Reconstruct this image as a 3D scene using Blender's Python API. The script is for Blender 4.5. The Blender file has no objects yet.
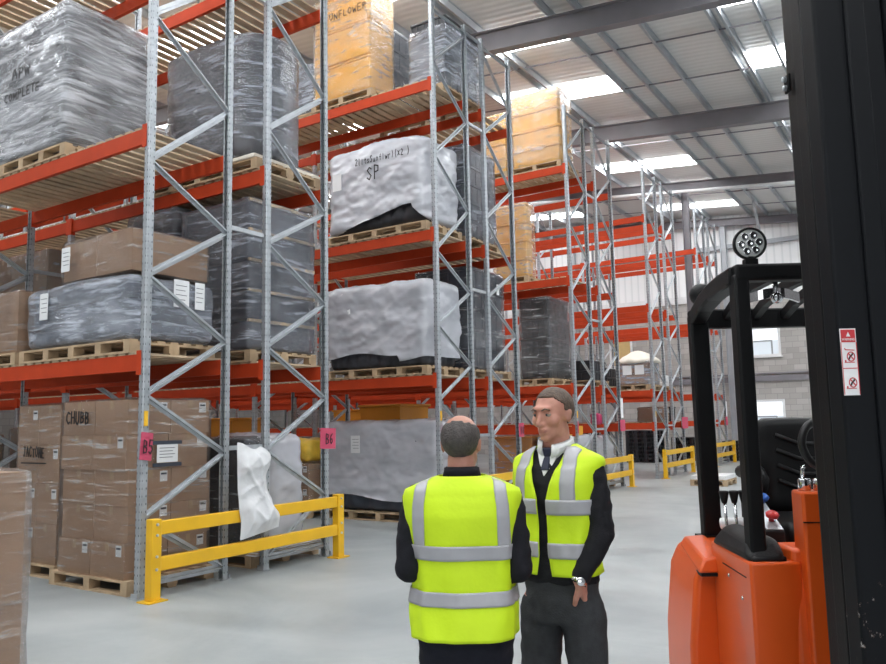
import bpy, bmesh, math, random
from mathutils import Vector, Matrix, noise
random.seed(7)
PI = math.pi
SC = bpy.context.scene
COL = SC.collection
# ------------------------------------------------------------------ camera
F_PX, YAW, PIT, ROL = 770.64, 0.995318, 0.115108, -0.02002
CAM_H = 1.65
fw = Vector((math.sin(YAW)*math.cos(PIT), math.cos(YAW)*math.cos(PIT), math.sin(PIT)))
r0 = fw.cross(Vector((0, 0, 1))).normalized(); u0 = r0.cross(fw)
rt = r0*math.cos(ROL) + u0*math.sin(ROL); up = -r0*math.sin(ROL) + u0*math.cos(ROL)
cam_d = bpy.data.cameras.new('camera'); cam = bpy.data.objects.new('camera', cam_d); COL.objects.link(cam)
M4 = Matrix((rt, up, -fw)).transposed().to_4x4(); M4.translation = Vector((0, 0, CAM_H))
cam.matrix_world = M4
cam_d.sensor_width = 36.0; cam_d.sensor_fit = 'HORIZONTAL'; cam_d.lens = 36.0*F_PX/886.0
cam_d.clip_start = 0.05; cam_d.clip_end = 300
SC.camera = cam
# ------------------------------------------------------------------ world, exposure
w = bpy.data.worlds.new('world'); SC.world = w; w.use_nodes = True
bg = w.node_tree.nodes['Background']; bg.inputs[0].default_value = (0.93, 0.96, 1.0, 1); bg.inputs[1].default_value = 0.24
SC.view_settings.view_transform = 'Standard'; SC.view_settings.look = 'None'
SC.view_settings.gamma = 1.0; SC.view_settings.use_curve_mapping = False
SC.view_settings.exposure = 0.26
ROOFLIGHT = 12.5
# added fill light behind the camera, as if from an unseen loading door
ld = bpy.data.lights.new('rear_fill_light', 'AREA'); ld.shape = 'RECTANGLE'; ld.size = 7; ld.size_y = 4.5; ld.energy = 230
ld.color = (0.95, 0.98, 1.0)
lo = bpy.data.objects.new('rear_fill_light', ld); COL.objects.link(lo); lo.location = (-7.5, -6.0, 3.4)
lo.rotation_euler = (Vector((6.0, 6.0, 1.2)) - Vector(lo.location)).to_track_quat('-Z', 'Y').to_euler()

# ------------------------------------------------------------------ rack grid measured for the hall
X0, Y0, FD, BO, CO, PITCH, BAY = 4.8325, 6.7091, 1.0424, 1.6384, 2.6831, 5.3379, 4.109
LV = (2.38, 4.74, 7.28)
DECK_T = 0.022

# ------------------------------------------------------------------ mesh helpers
class MB:
    def __init__(s): s.v = []; s.f = []; s.m = []
    def add(s, vs, fs, mi=0):
        n = len(s.v); s.v += [tuple(p) for p in vs]; s.f += [tuple(i+n for i in f) for f in fs]; s.m += [mi]*len(fs); return s
    def hexa(s, p, mi=0):   # 8 points: bottom ring then top ring, ccw seen from above
        return s.add(p, [(3, 2, 1, 0), (4, 5, 6, 7), (0, 1, 5, 4), (1, 2, 6, 5), (2, 3, 7, 6), (3, 0, 4, 7)], mi)
    def box(s, x0, x1, y0, y1, z0, z1, mi=0):
        return s.hexa([(x0, y0, z0), (x1, y0, z0), (x1, y1, z0), (x0, y1, z0), (x0, y0, z1), (x1, y0, z1), (x1, y1, z1), (x0, y1, z1)], mi)
    def obox(s, c, sx, sy, sz, rot, mi=0):   # oriented box, rot: 3x3
        c = Vector(c); P = []
        for z in (-1, 1):
            for x, y in ((-1, -1), (1, -1), (1, 1), (-1, 1)): P.append(c + rot @ Vector((x*sx/2, y*sy/2, z*sz/2)))
        return s.hexa(P, mi)
    def bar(s, a, b, wx, wy, mi=0, upv=(0, 0, 1)):
        a = Vector(a); b = Vector(b); d = (b-a); L = d.length; d.normalize(); upv = Vector(upv)
        if abs(d.dot(upv)) > .98: upv = Vector((1, 0, 0))
        sx = d.cross(upv).normalized(); sy = sx.cross(d)
        R = Matrix((sx, d, sy)).transposed()
        return s.obox((a+b)/2, wx, L, wy, R, mi)
    def tube(s, pts, rad, n=10, mi=0, cap=True, squash=None):
        pts = [Vector(p) for p in pts]; k = len(pts)
        rad = [rad]*k if not isinstance(rad, (list, tuple)) else rad
        t0 = (pts[1]-pts[0]).normalized(); ref = Vector((0, 0, 1)) if abs(t0.z) < .9 else Vector((1, 0, 0))
        vs = []; nx = t0.cross(ref).normalized()
        for i in range(k):
            t = (pts[min(i+1, k-1)]-pts[max(i-1, 0)]).normalized()
            nx = (nx - t*nx.dot(t)).normalized(); ny = t.cross(nx)
            for j in range(n):
                a = 2*PI*j/n; vs.append(pts[i] + (nx*math.cos(a) + ny*math.sin(a))*rad[i])
        fs = [(i*n+j, i*n+(j+1) % n, (i+1)*n+(j+1) % n, (i+1)*n+j) for i in range(k-1) for j in range(n)]
        if cap: fs += [tuple(range(n-1, -1, -1)), tuple((k-1)*n+j for j in range(n))]
        return s.add(vs, fs, mi)
    def lathe(s, prof, c=(0, 0, 0), n=20, mi=0, axis=None):
        c = Vector(c); R = Matrix.Identity(3)
        if axis is not None: R = Vector((0, 0, 1)).rotation_difference(Vector(axis).normalized()).to_matrix()
        vs = [c + R @ Vector((r*math.cos(2*PI*j/n), r*math.sin(2*PI*j/n), z)) for r, z in prof for j in range(n)]
        k = len(prof)
        fs = [(i*n+j, i*n+(j+1) % n, (i+1)*n+(j+1) % n, (i+1)*n+j) for i in range(k-1) for j in range(n)]
        fs += [tuple(range(n-1, -1, -1)), tuple((k-1)*n+j for j in range(n))]
        return s.add(vs, fs, mi)
    def prism(s, poly, z0, z1, mi=0, conv=lambda a, b, c: (a, b, c)):
        n = len(poly); vs = [conv(x, y, z0) for x, y in poly] + [conv(x, y, z1) for x, y in poly]
        fs = [tuple(range(n-1, -1, -1)), tuple(range(n, 2*n))] + [(i, (i+1) % n, n+(i+1) % n, n+i) for i in range(n)]
        return s.add(vs, fs, mi)
    def ball(s, c, r, mi=0, n=14, m=9, rot=None):
        r = (r, r, r) if not isinstance(r, (tuple, list)) else r; c = Vector(c); vs = []; R = rot or Matrix.Identity(3)
        for i in range(m+1):
            ph = PI*i/m
            for j in range(n):
                th = 2*PI*j/n
                vs.append(c + R @ Vector((r[0]*math.sin(ph)*math.cos(th), r[1]*math.sin(ph)*math.sin(th), -r[2]*math.cos(ph))))
        fs = [(i*n+j, i*n+(j+1) % n, (i+1)*n+(j+1) % n, (i+1)*n+j) for i in range(m) for j in range(n)]
        return s.add(vs, fs, mi)
    def mesh(s, name, mats, smooth=False):
        me = bpy.data.meshes.new(name); me.from_pydata(s.v, [], s.f)
        for m in (mats if isinstance(mats, (list, tuple)) else [mats]): me.materials.append(m)
        if len(set(s.m)) > 1: me.polygons.foreach_set('material_index', s.m)
        bm = bmesh.new(); bm.from_mesh(me); bmesh.ops.remove_doubles(bm, verts=bm.verts, dist=1e-6)
        bmesh.ops.recalc_face_normals(bm, faces=bm.faces); bm.to_mesh(me); bm.free()
        if smooth:
            me.polygons.foreach_set('use_smooth', [True]*len(me.polygons))
        me.update(); return me
    def build(s, name, mats, parent=None, smooth=False, bevel=0, seg=2, auto=False, label=None):
        o = bpy.data.objects.new(name, s.mesh(name, mats, smooth)); COL.objects.link(o)
        if parent is not None: o.parent = parent
        if bevel:
            b = o.modifiers.new('bevel', 'BEVEL'); b.width = bevel; b.segments = seg; b.limit_method = 'ANGLE'; b.angle_limit = math.radians(35)
            b.harden_normals = False
        if auto or (bevel and not smooth):
            o.data.polygons.foreach_set('use_smooth', [True]*len(o.data.polygons))
            try: o.data.set_sharp_from_angle(angle=math.radians(40))
            except Exception: pass
        if label: o['label'] = label
        return o

def link(name, me, parent=None, label=None):
    o = bpy.data.objects.new(name, me); COL.objects.link(o)
    if parent is not None: o.parent = parent
    if label: o['label'] = label
    return o
def thing(name, label, cat, loc=(0, 0, 0), rz=0, group=None):
    o = bpy.data.objects.new(name, None); COL.objects.link(o); o.location = loc; o.rotation_euler = (0, 0, rz)
    o.empty_display_size = .1
    o['label'] = label; o['category'] = cat
    if group: o['group'] = group
    return o
def tag(o, label, cat, group=None):
    o['label'] = label; o['category'] = cat
    if group: o['group'] = group
    return o
def struct(o): o['kind'] = 'structure'; return o
def copy_tree(o, parent=None):
    c = o.copy(); COL.objects.link(c)
    if parent is not None: c.parent = parent
    for ch in list(o.children): copy_tree(ch, c)
    return c

# ------------------------------------------------------------------ materials
def nt(name):
    m = bpy.data.materials.new(name); m.use_nodes = True; t = m.node_tree
    return m, t, t.nodes['Principled BSDF'], t.nodes['Material Output']
def N(t, typ, **kw):
    n = t.nodes.new(typ)
    for k, v in kw.items():
        if k in n.inputs: n.inputs[k].default_value = v
        else: setattr(n, k, v)
    return n
def L(t, a, b): t.links.new(a, b)
def coords(t, scale=(1, 1, 1), kind='Object'):
    tc = N(t, 'ShaderNodeTexCoord'); mp = N(t, 'ShaderNodeMapping'); mp.inputs['Scale'].default_value = scale
    L(t, tc.outputs[kind], mp.inputs['Vector']); return mp.outputs['Vector']
def ramp(t, fac, stops):
    r = N(t, 'ShaderNodeValToRGB'); e = r.color_ramp.elements
    while len(e) < len(stops): e.new(.5)
    for i, (p, c) in enumerate(stops):
        e[i].position = p; e[i].color = (*c, 1) if len(c) == 3 else c
    L(t, fac, r.inputs[0]); return r.outputs['Color']
def math_(t, op, a, b=None):
    n = N(t, 'ShaderNodeMath', operation=op)
    for i, x in enumerate((a, b)):
        if x is None: continue
        if isinstance(x, (int, float)): n.inputs[i].default_value = x
        else: L(t, x, n.inputs[i])
    return n.outputs[0]
def plain(name, col, rough=.5, metal=0, var=.12, vs=6, bump=0, bs=40, spec=.5, coat=0):
    m, t, p, o = nt(name)
    nz = N(t, 'ShaderNodeTexNoise', Scale=vs, Detail=4); L(t, coords(t), nz.inputs['Vector'])
    lo_ = tuple(max(0, c*(1-var)) for c in col); hi = tuple(min(1, c*(1+var)) for c in col)
    L(t, ramp(t, nz.outputs['Fac'], [(.3, lo_), (.7, hi)]), p.inputs['Base Color'])
    p.inputs['Roughness'].default_value = rough; p.inputs['Metallic'].default_value = metal
    p.inputs['Specular IOR Level'].default_value = spec; p.inputs['Coat Weight'].default_value = coat
    if bump:
        b = N(t, 'ShaderNodeBump', Strength=bump, Distance=.01); n2 = N(t, 'ShaderNodeTexNoise', Scale=bs, Detail=3)
        L(t, coords(t), n2.inputs['Vector']); L(t, n2.outputs['Fac'], b.inputs['Height']); L(t, b.outputs['Normal'], p.inputs['Normal'])
    return m
def emis(name, col, s):
    m, t, p, o = nt(name); p.inputs['Base Color'].default_value = (*col, 1)
    p.inputs['Emission Color'].default_value = (*col, 1); p.inputs['Emission Strength'].default_value = s; return m
def film(name, tint=(.9, .92, .95), scale=(.8, .8, 6), base=.02, broad=.15, streak=.5, at=.54, soft=.10, rough=.16, bump=.7, gloss=.8):
    """stretch wrap: clear plastic with whitish creases, painted haze and highlight streaks, and glossy glints"""
    m, t, p, o = nt(name); t.nodes.remove(p)
    v = coords(t, scale)
    n1 = N(t, 'ShaderNodeTexNoise', Scale=.9, Detail=3, Roughness=.5); L(t, coords(t, (1, 1, 1.4)), n1.inputs['Vector'])
    n2 = N(t, 'ShaderNodeTexNoise', Scale=2.6, Detail=9, Roughness=.66, Distortion=.35); L(t, v, n2.inputs['Vector'])
    b1 = ramp(t, n1.outputs['Fac'], [(.36, (0, 0, 0)), (.66, (broad,)*3)])
    s1 = ramp(t, n2.outputs['Fac'], [(at, (0, 0, 0)), (at+soft, (streak,)*3)])  # white diffuse streaks painted in for highlights along the creases
    f = math_(t, 'MINIMUM', math_(t, 'ADD', math_(t, 'ADD', b1, s1), base), .94)
    tr = N(t, 'ShaderNodeBsdfTransparent'); df = N(t, 'ShaderNodeBsdfDiffuse'); df.inputs[0].default_value = (*tint, 1)
    gl = N(t, 'ShaderNodeBsdfGlossy'); gl.inputs['Roughness'].default_value = rough; gl.inputs[0].default_value = (.95, .97, 1, 1)
    b = N(t, 'ShaderNodeBump', Strength=bump, Distance=.06); L(t, n2.outputs['Fac'], b.inputs['Height'])
    L(t, b.outputs['Normal'], gl.inputs['Normal']); L(t, b.outputs['Normal'], df.inputs['Normal'])
    mx = N(t, 'ShaderNodeMixShader'); L(t, f, mx.inputs[0]); L(t, tr.outputs[0], mx.inputs[1]); L(t, df.outputs[0], mx.inputs[2])
    fr = N(t, 'ShaderNodeFresnel', IOR=1.45); L(t, b.outputs['Normal'], fr.inputs['Normal'])
    m2 = N(t, 'ShaderNodeMixShader'); L(t, math_(t, 'MULTIPLY', fr.outputs[0], gloss), m2.inputs[0]); L(t, mx.outputs[0], m2.inputs[1]); L(t, gl.outputs[0], m2.inputs[2])
    L(t, m2.outputs[0], o.inputs['Surface']); return m

def m_galv():
    m, t, p, o = nt('galvanised_perforated_steel')
    tc = N(t, 'ShaderNodeTexCoord'); sp = N(t, 'ShaderNodeSeparateXYZ'); L(t, tc.outputs['Object'], sp.inputs[0])
    nm = N(t, 'ShaderNodeSeparateXYZ'); L(t, tc.outputs['Normal'], nm.inputs[0])
    ax = math_(t, 'ABSOLUTE', nm.outputs['X'])
    selx = math_(t, 'GREATER_THAN', ax, .7)
    # lateral coordinate: y on x-facing faces, x on y-facing faces
    lat = N(t, 'ShaderNodeMix'); L(t, selx, lat.inputs[0]); L(t, math_(t, 'ABSOLUTE', sp.outputs['X']), lat.inputs[2]); L(t, math_(t, 'ABSOLUTE', sp.outputs['Y']), lat.inputs[3])
    dl = math_(t, 'ABSOLUTE', math_(t, 'SUBTRACT', lat.outputs[0], .024))
    zz = math_(t, 'PINGPONG', sp.outputs['Z'], .0375)
    inl = math_(t, 'LESS_THAN', dl, .0048); inz = math_(t, 'LESS_THAN', zz, .010)
    hole = math_(t, 'MULTIPLY', inl, inz)
    nz = N(t, 'ShaderNodeTexNoise', Scale=14, Detail=5); L(t, tc.outputs['Object'], nz.inputs['Vector'])
    base = ramp(t, nz.outputs['Fac'], [(.3, (.36, .39, .42)), (.7, (.50, .53, .56))])
    mx = N(t, 'ShaderNodeMix', data_type='RGBA'); L(t, hole, mx.inputs[0]); L(t, base, mx.inputs[6]); mx.inputs[7].default_value = (.09, .095, .105, 1)
    L(t, mx.outputs[2], p.inputs['Base Color']); p.inputs['Metallic'].default_value = .55; p.inputs['Roughness'].default_value = .42
    return m
M = {}
M['upright'] = m_galv()
M['galv'] = plain('galvanised_steel', (.5, .53, .56), .38, .6, .12, 10)
M['beam'] = plain('orange_red_powder_coat', (.52, .055, .015), .55, 0, .07, 5, 0, 40, .22)
M['slat'] = plain('pale_deck_timber', (.56, .43, .29), .7, 0, .22, 3, .2, 30)
M['pallet'] = plain('pallet_softwood', (.46, .335, .21), .75, 0, .25, 5, .25, 30)
M['pallet_dark'] = plain('weathered_pallet_wood', (.30, .22, .15), .8, 0, .25, 5, .25, 30)
M['yellow'] = plain('safety_yellow_paint', (.80, .46, .012), .4, 0, .06, 4)
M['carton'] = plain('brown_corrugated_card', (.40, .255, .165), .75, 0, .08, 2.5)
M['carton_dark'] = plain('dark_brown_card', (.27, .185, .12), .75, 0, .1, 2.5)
M['tape'] = plain('packing_tape', (.45, .31, .18), .3, 0, .05)
M['paper'] = plain('white_paper', (.82, .83, .84), .6, 0, .03)
M['ink'] = plain('black_marker_ink', (.015, .014, .016), .5, 0, .05)
M['black_plastic'] = plain('black_plastic', (.028, .030, .036), .38, 0, .25, 5, .1, 30)
M['bale'] = plain('black_bale', (.045, .048, .058), .5, 0, .4, 7, .5, 12)
M['navy_bale'] = plain('dark_blue_grey_bale', (.055, .066, .098), .45, 0, .4, 7, .6, 12)
M['crate_grey'] = plain('slate_plastic_crate', (.050, .060, .082), .38, 0, .2, 4)
M['tote'] = plain('amber_plastic_tote', (.90, .50, .07), .42, 0, .08, 2)
M['tote_dark'] = plain('orange_plastic_tote', (.62, .25, .02), .45, 0, .08, 2)
M['film'] = film('clear_stretch_film', base=.01, broad=.10, streak=.40, at=.55)
M['film_bale'] = film('silvery_stretch_film', base=.10, broad=.36, streak=.48, at=.47, soft=.16, scale=(.6, .6, 6), tint=(.88, .90, .96), bump=1.0)
M['film_mid'] = film('cloudy_stretch_film', base=.13, broad=.28, streak=.42, at=.49, soft=.14, tint=(.78, .84, .96), bump=.9)
M['film_dark'] = film('smoky_stretch_film', base=.06, broad=.18, streak=.46, at=.52, soft=.14, scale=(.7, .7, 6), tint=(.78, .83, .95), bump=1.0, gloss=1.1)
M['film_tote'] = film('clear_film_over_totes', base=.05, broad=.25, streak=.26, at=.50, soft=.2, scale=(1, 1, 4), tint=(1.0, .95, .86))
M['film_card'] = film('clear_film_over_cartons', base=.0, broad=.05, streak=.46, at=.548, soft=.12, scale=(.7, .7, 9), tint=(.90, .88, .86), gloss=.7)
def m_sheet():
    m, t, p, o = nt('milky_polythene_sheet')
    nz = N(t, 'ShaderNodeTexNoise', Scale=1.2, Detail=3, Roughness=.5, Distortion=.6); L(t, coords(t, (1.2, 1.2, 1.6)), nz.inputs['Vector'])
    L(t, ramp(t, nz.outputs['Fac'], [(.3, (.46, .475, .52)), (.72, (.60, .615, .67))]), p.inputs['Base Color'])
    p.inputs['Roughness'].default_value = .2; p.inputs['Specular IOR Level'].default_value = .9
    b = N(t, 'ShaderNodeBump', Strength=.42, Distance=.05); n2 = N(t, 'ShaderNodeTexNoise', Scale=1.6, Detail=5, Roughness=.5, Distortion=.8); n2.noise_type = 'RIDGED_MULTIFRACTAL'
    L(t, coords(t, (1.2, 1.2, 1.5)), n2.inputs['Vector']); L(t, n2.outputs['Fac'], b.inputs['Height']); L(t, b.outputs['Normal'], p.inputs['Normal'])
    return m
M['sheet'] = m_sheet()
def m_floor():
    m, t, p, o = nt('power_floated_concrete')
    n1 = N(t, 'ShaderNodeTexNoise', Scale=.45, Detail=8, Roughness=.62, Distortion=.6); L(t, coords(t), n1.inputs['Vector'])
    n2 = N(t, 'ShaderNodeTexNoise', Scale=2.2, Detail=6, Roughness=.7, Distortion=1.2); L(t, coords(t, (1.0, .25, 1)), n2.inputs['Vector'])
    f = math_(t, 'ADD', math_(t, 'MULTIPLY', n1.outputs['Fac'], .6), math_(t, 'MULTIPLY', n2.outputs['Fac'], .4))
    L(t, ramp(t, f, [(.36, (.235, .26, .27)), (.52, (.335, .36, .365)), (.68, (.425, .445, .445))]), p.inputs['Base Color'])
    L(t, ramp(t, n2.outputs['Fac'], [(.3, (.30,)*3), (.7, (.52,)*3)]), p.inputs['Roughness'])
    p.inputs['Specular IOR Level'].default_value = .45
    return m
M['floor'] = m_floor()
def m_roof():
    m, t, p, o = nt('roof_liner_sheet')
    wv = N(t, 'ShaderNodeTexWave', Scale=1.6, Distortion=0); wv.bands_direction = 'X'; L(t, coords(t), wv.inputs['Vector'])
    L(t, ramp(t, wv.outputs['Fac'], [(0, (.68, .665, .645)), (1, (.74, .725, .705))]), p.inputs['Base Color'])
    b = N(t, 'ShaderNodeBump', Strength=.2, Distance=.04); L(t, wv.outputs['Fac'], b.inputs['Height']); L(t, b.outputs['Normal'], p.inputs['Normal'])
    p.inputs['Roughness'].default_value = .45; return m
M['roof'] = m_roof()
def m_clad():
    m, t, p, o = nt('white_wall_cladding')
    wv = N(t, 'ShaderNodeTexWave', Scale=1.05, Distortion=0); wv.bands_direction = 'Y'; L(t, coords(t), wv.inputs['Vector'])
    L(t, ramp(t, wv.outputs['Fac'], [(.0, (.76, .78, .79)), (.25, (.88, .89, .90)), (1, (.88, .89, .90))]), p.inputs['Base Color'])
    p.inputs['Roughness'].default_value = .5; return m
M['clad'] = m_clad()
def m_block(axis='YZ', k=1.0):
    m, t, p, o = nt('grey_blockwork_' + axis.lower())
    tc = N(t, 'ShaderNodeTexCoord'); sp = N(t, 'ShaderNodeSeparateXYZ'); L(t, tc.outputs['Object'], sp.inputs[0]); cb = N(t, 'ShaderNodeCombineXYZ')
    L(t, sp.outputs[axis[0]], cb.inputs[0]); L(t, sp.outputs[axis[1]], cb.inputs[1])
    br = N(t, 'ShaderNodeTexBrick', Scale=1.0); br.inputs['Mortar Size'].default_value = .008; br.inputs['Brick Width'].default_value = .45; br.inputs['Row Height'].default_value = .225
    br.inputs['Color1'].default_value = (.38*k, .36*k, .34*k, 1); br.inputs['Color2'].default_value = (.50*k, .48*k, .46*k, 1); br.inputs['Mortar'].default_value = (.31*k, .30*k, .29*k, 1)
    L(t, cb.outputs[0], br.inputs['Vector']); L(t, br.outputs['Color'], p.inputs['Base Color']); p.inputs['Roughness'].default_value = .85
    return m
M['block'] = m_block()
M['block_dim'] = m_block('XZ', .4)  # blockwork colour darkened to paint in the dim depth behind the racks
M['steel'] = plain('grey_painted_steel', (.22, .21, .23), .5, 0, .08, 2)
M['steel_light'] = plain('pale_grey_steel', (.42, .44, .47), .45, .2, .08, 2)
M['purlin'] = plain('galvanised_purlin', (.52, .55, .58), .4, .3, .1, 3)
M['white_trim'] = plain('white_trim_paint', (.78, .79, .80), .45, 0, .03)
M['rooflight'] = emis('translucent_rooflight', (.97, .99, 1.0), ROOFLIGHT)
def m_glass():
    m, t, p, o = nt('office_window_glass'); p.inputs['Base Color'].default_value = (.80, .86, .90, 1)
    p.inputs['Roughness'].default_value = .05; p.inputs['Transmission Weight'].default_value = .35; p.inputs['Emission Color'].default_value = (.8, .9, 1, 1); p.inputs['Emission Strength'].default_value = .35  # glow put into the glass for a lit office behind
    return m
M['glass'] = m_glass()
M['lit_blind'] = emis('lit_window_blind', (.85, .88, .92), .55)  # emission brightens the blind, as if lit from the office behind
M['tan'] = plain('tan_panel', (.62, .45, .20), .6, 0, .05)
M['pink'] = plain('pink_card', (.58, .07, .14), .6, 0, .04)
M['tag_yellow'] = plain('yellow_tag', (.85, .48, .02), .5, 0, .04)
M['bag'] = plain('white_woven_sack', (.70, .71, .73), .5, 0, .03, 5, .5, 14)
M['white_cloth'] = plain('cream_cloth', (.80, .75, .66), .8, 0, .05, 5, .4, 9)
M['magenta'] = plain('magenta_film', (.6, .04, .15), .4, 0, .1)
M['yellow_bag'] = plain('yellow_plastic_bags', (.80, .52, .06), .35, 0, .15, 6, .6, 8)
# truck
M['t_orange'] = plain('truck_orange_paint', (.68, .092, .010), .36, 0, .03, 3, 0, 40, .4, .2)
M['t_black'] = plain('truck_black_paint', (.004, .0042, .005), .5, 0, .2, 8, .1, 120, .22)
M['t_plate'] = plain('mast_plate_black', (.0045, .0055, .0075), .55, 0, .2, 6, .12, 90, .18)
M['t_plastic'] = plain('truck_black_moulding', (.008, .008, .009), .5, 0, .1, 8, .15, 150, .3)
M['t_seat'] = plain('black_vinyl', (.007, .007, .008), .45, 0, .1, 6, 0, 40, .3)
M['chrome'] = plain('chrome', (.75, .76, .78), .16, 1, .05)
M['blue_knob'] = plain('blue_plastic', (.02, .12, .5), .3, 0, .03)
M['red_knob'] = plain('red_plastic', (.6, .03, .03), .3, 0, .03)
M['red_print'] = plain('red_print', (.55, .03, .04), .5, 0, .02)
M['lens'] = plain('lamp_reflector', (.62, .63, .62), .3, .2, .15, 40)
M['mirror'] = plain('convex_mirror', (.6, .58, .58), .06, .9, .05)
M['hose'] = plain('rubber_hose', (.012, .012, .013), .45, 0, .1)
def m_scuff():
    m, t, p, o = nt('scuffed_black_paint')
    nz = N(t, 'ShaderNodeTexNoise', Scale=20, Detail=7, Roughness=.7); L(t, coords(t, (1, 1, .6)), nz.inputs['Vector'])
    tc = N(t, 'ShaderNodeTexCoord'); sp = N(t, 'ShaderNodeSeparateXYZ'); L(t, tc.outputs['Object'], sp.inputs[0])
    low = math_(t, 'MULTIPLY', math_(t, 'MINIMUM', math_(t, 'MAXIMUM', math_(t, 'SUBTRACT', 1.32, sp.outputs['Z']), 0.0), .35), .42)
    f = math_(t, 'ADD', nz.outputs['Fac'], low)
    L(t, ramp(t, f, [(.755, (.0045, .0055, .0075)), (.775, (.10, .07, .055)), (.80, (.38, .38, .38))]), p.inputs['Base Color'])
    p.inputs['Roughness'].default_value = .55; p.inputs['Specular IOR Level'].default_value = .18; return m
M['scuff'] = m_scuff()
# people
M['hi_vis'] = plain('fluorescent_yellow_fabric', (.60, .83, .010), .65, 0, .05, 5, .12, 60)
M['reflective'] = plain('silver_reflective_tape', (.40, .40, .425), .45, .15, .04, 20)
M['vest_edge'] = plain('vest_binding', (.62, .85, .02), .7, 0, .03)
M['jumper'] = plain('black_knit', (.012, .012, .015), .85, 0, .2, 30, .3, 200, .25)
M['coat'] = plain('dark_suit_cloth', (.010, .010, .014), .8, 0, .2, 30, .2, 200, .25)
M['trouser_grey'] = plain('charcoal_wool', (.040, .042, .046), .85, 0, .15, 30, .25, 160, .25)
M['trouser_navy'] = plain('navy_trouser_cloth', (.010, .011, .018), .85, 0, .15, 30, .2, 160, .25)
M['shirt'] = plain('white_shirt', (.78, .79, .80), .7, 0, .03, 6)
M['tie'] = plain('navy_tie', (.010, .014, .04), .5, 0, .1)
def m_skin(name, c, c2):
    m, t, p, o = nt(name); nz = N(t, 'ShaderNodeTexNoise', Scale=18, Detail=4); L(t, coords(t), nz.inputs['Vector'])
    L(t, ramp(t, nz.outputs['Fac'], [(.3, c2), (.7, c)]), p.inputs['Base Color']); p.inputs['Roughness'].default_value = .48
    p.inputs['Subsurface Weight'].default_value = .04; p.inputs['Subsurface Radius'].default_value = (.01, .004, .002); return m
M['skin'] = m_skin('fair_ruddy_skin', (.58, .29, .215), (.48, .21, .155))
M['skin2'] = m_skin('tanned_skin', (.50, .25, .18), (.42, .185, .13))
M['lip'] = plain('lip', (.44, .18, .14), .45, 0, .05)
M['hair_brown'] = plain('greying_brown_hair', (.105, .070, .050), .6, 0, .35, 60, .6, 150)
M['hair_grey'] = plain('dark_greying_hair', (.065, .055, .052), .6, 0, .35, 60, .6, 150)
M['eye'] = plain('eye_white', (.30, .26, .24), .25, 0, .02)
M['iris'] = plain('iris', (.05, .05, .06), .2, 0, .1)
M['shoe'] = plain('black_leather', (.012, .011, .011), .3, 0, .1)
# ------------------------------------------------------------------ the building
XW = 33.0; YL = 27.0; XE, YE = -9.0, -9.0
def roof_z(y, z0=9.32): return z0 + .092*y
struct(MB().box(XE, XW+.3, YE, YL+.3, -.2, 0).build('floor', M['floor']))
struct(MB().box(XW, XW+.25, YE, YL+.3, 0, 6.5).build('wall_far', M['block']))
struct(MB().box(XW+.05, XW+.25, YE, YL+.3, 6.5, 12.2).build('wall_far_cladding', M['clad']))
struct(MB().box(XE, XW, YL, YL+.25, 0, 6.5).build('wall_left', M['block_dim']))
struct(MB().box(XE, XW, YL+.02, YL+.25, 6.5, 12.2).build('wall_left_cladding', M['clad']))
struct(MB().box(XW-.06, XW+.05, YE, YL, 6.42, 6.72).build('trim_1', M['white_trim']))
struct(MB().box(XW-.08, XW, YE, YL, 2.98, 3.2).box(XW-.1, XW, YE, YL, 3.26, 3.32).build('trim_2', M['steel']))
struct(MB().box(XW-.12, XW+.05, YE, YL, 8.55, 8.72).build('trim_3', M['steel_light']))
def slope_box(mb, x0, x1, y0, y1, zb, zt, mi=0):
    return mb.hexa([(x0, y0, roof_z(y0, zb)), (x1, y0, roof_z(y0, zb)), (x1, y1, roof_z(y1, zb)), (x0, y1, roof_z(y1, zb)),
                    (x0, y0, roof_z(y0, zt)), (x1, y0, roof_z(y0, zt)), (x1, y1, roof_z(y1, zt)), (x0, y1, roof_z(y1, zt))], mi)
struct(slope_box(MB(), XE, XW+.3, YE, YL+.3, 9.33, 9.45).build('ceiling', M['roof']))
RX = [-25.4+6.5*i for i in range(3, 10) ]
RX = [-5.9, .6, 7.1, 13.6, 20.1, 26.6, 32.75]
for i, x in enumerate(RX):
    m = MB(); d = .46 if i < 5 else .30
    slope_box(m, x-.012, x+.012, YE, YL, 9.12-d, 9.12)
    slope_box(m, x-.11, x+.11, YE, YL, 9.10, 9.12); slope_box(m, x-.11, x+.11, YE, YL, 9.12-d, 9.14-d)
    struct(m.build('roof_beam', M['steel']))
pur = [-8.8, -7.3, -5.8, -4.3, -2.8, -1.3, .2, 1.7, 2.45, 3.12, 3.32, 4.62, 5.5, 6.1, 7.75, 7.95, 9.3, 10.8, 12.3, 13.8, 15.4, 17, 18.5, 20, 21.6, 23.2, 24.8, 26.4]
for y in pur:
    m = MB(); z = roof_z(y); h = .1 if y in (5.5, 2.45) else .19
    m.box(XE, XW, y-.006, y+.006, z-.19, z); m.box(XE, XW, y-.026, y+.026, z-.19, z-.175); m.box(XE, XW, y-.035, y+.008, z-.015, z)
    struct(m.build('purlin', M['purlin']))
m = MB()
for x in RX[:-1]:
    for q in (2.15, 4.35): slope_box(m, x+q-.014, x+q+.014, YE, YL, 9.2, 9.228)
struct(m.build('roof_tie_bars', M['steel']))
for x in (13.6, 20.1):   # perforated hangers on the roof beams
    struct(MB().box(x-.16, x-.1, 8.05, 8.14, roof_z(8.1, 8.6), roof_z(8.1, 9.2)).build('roof_hanger', M['steel']))
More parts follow.
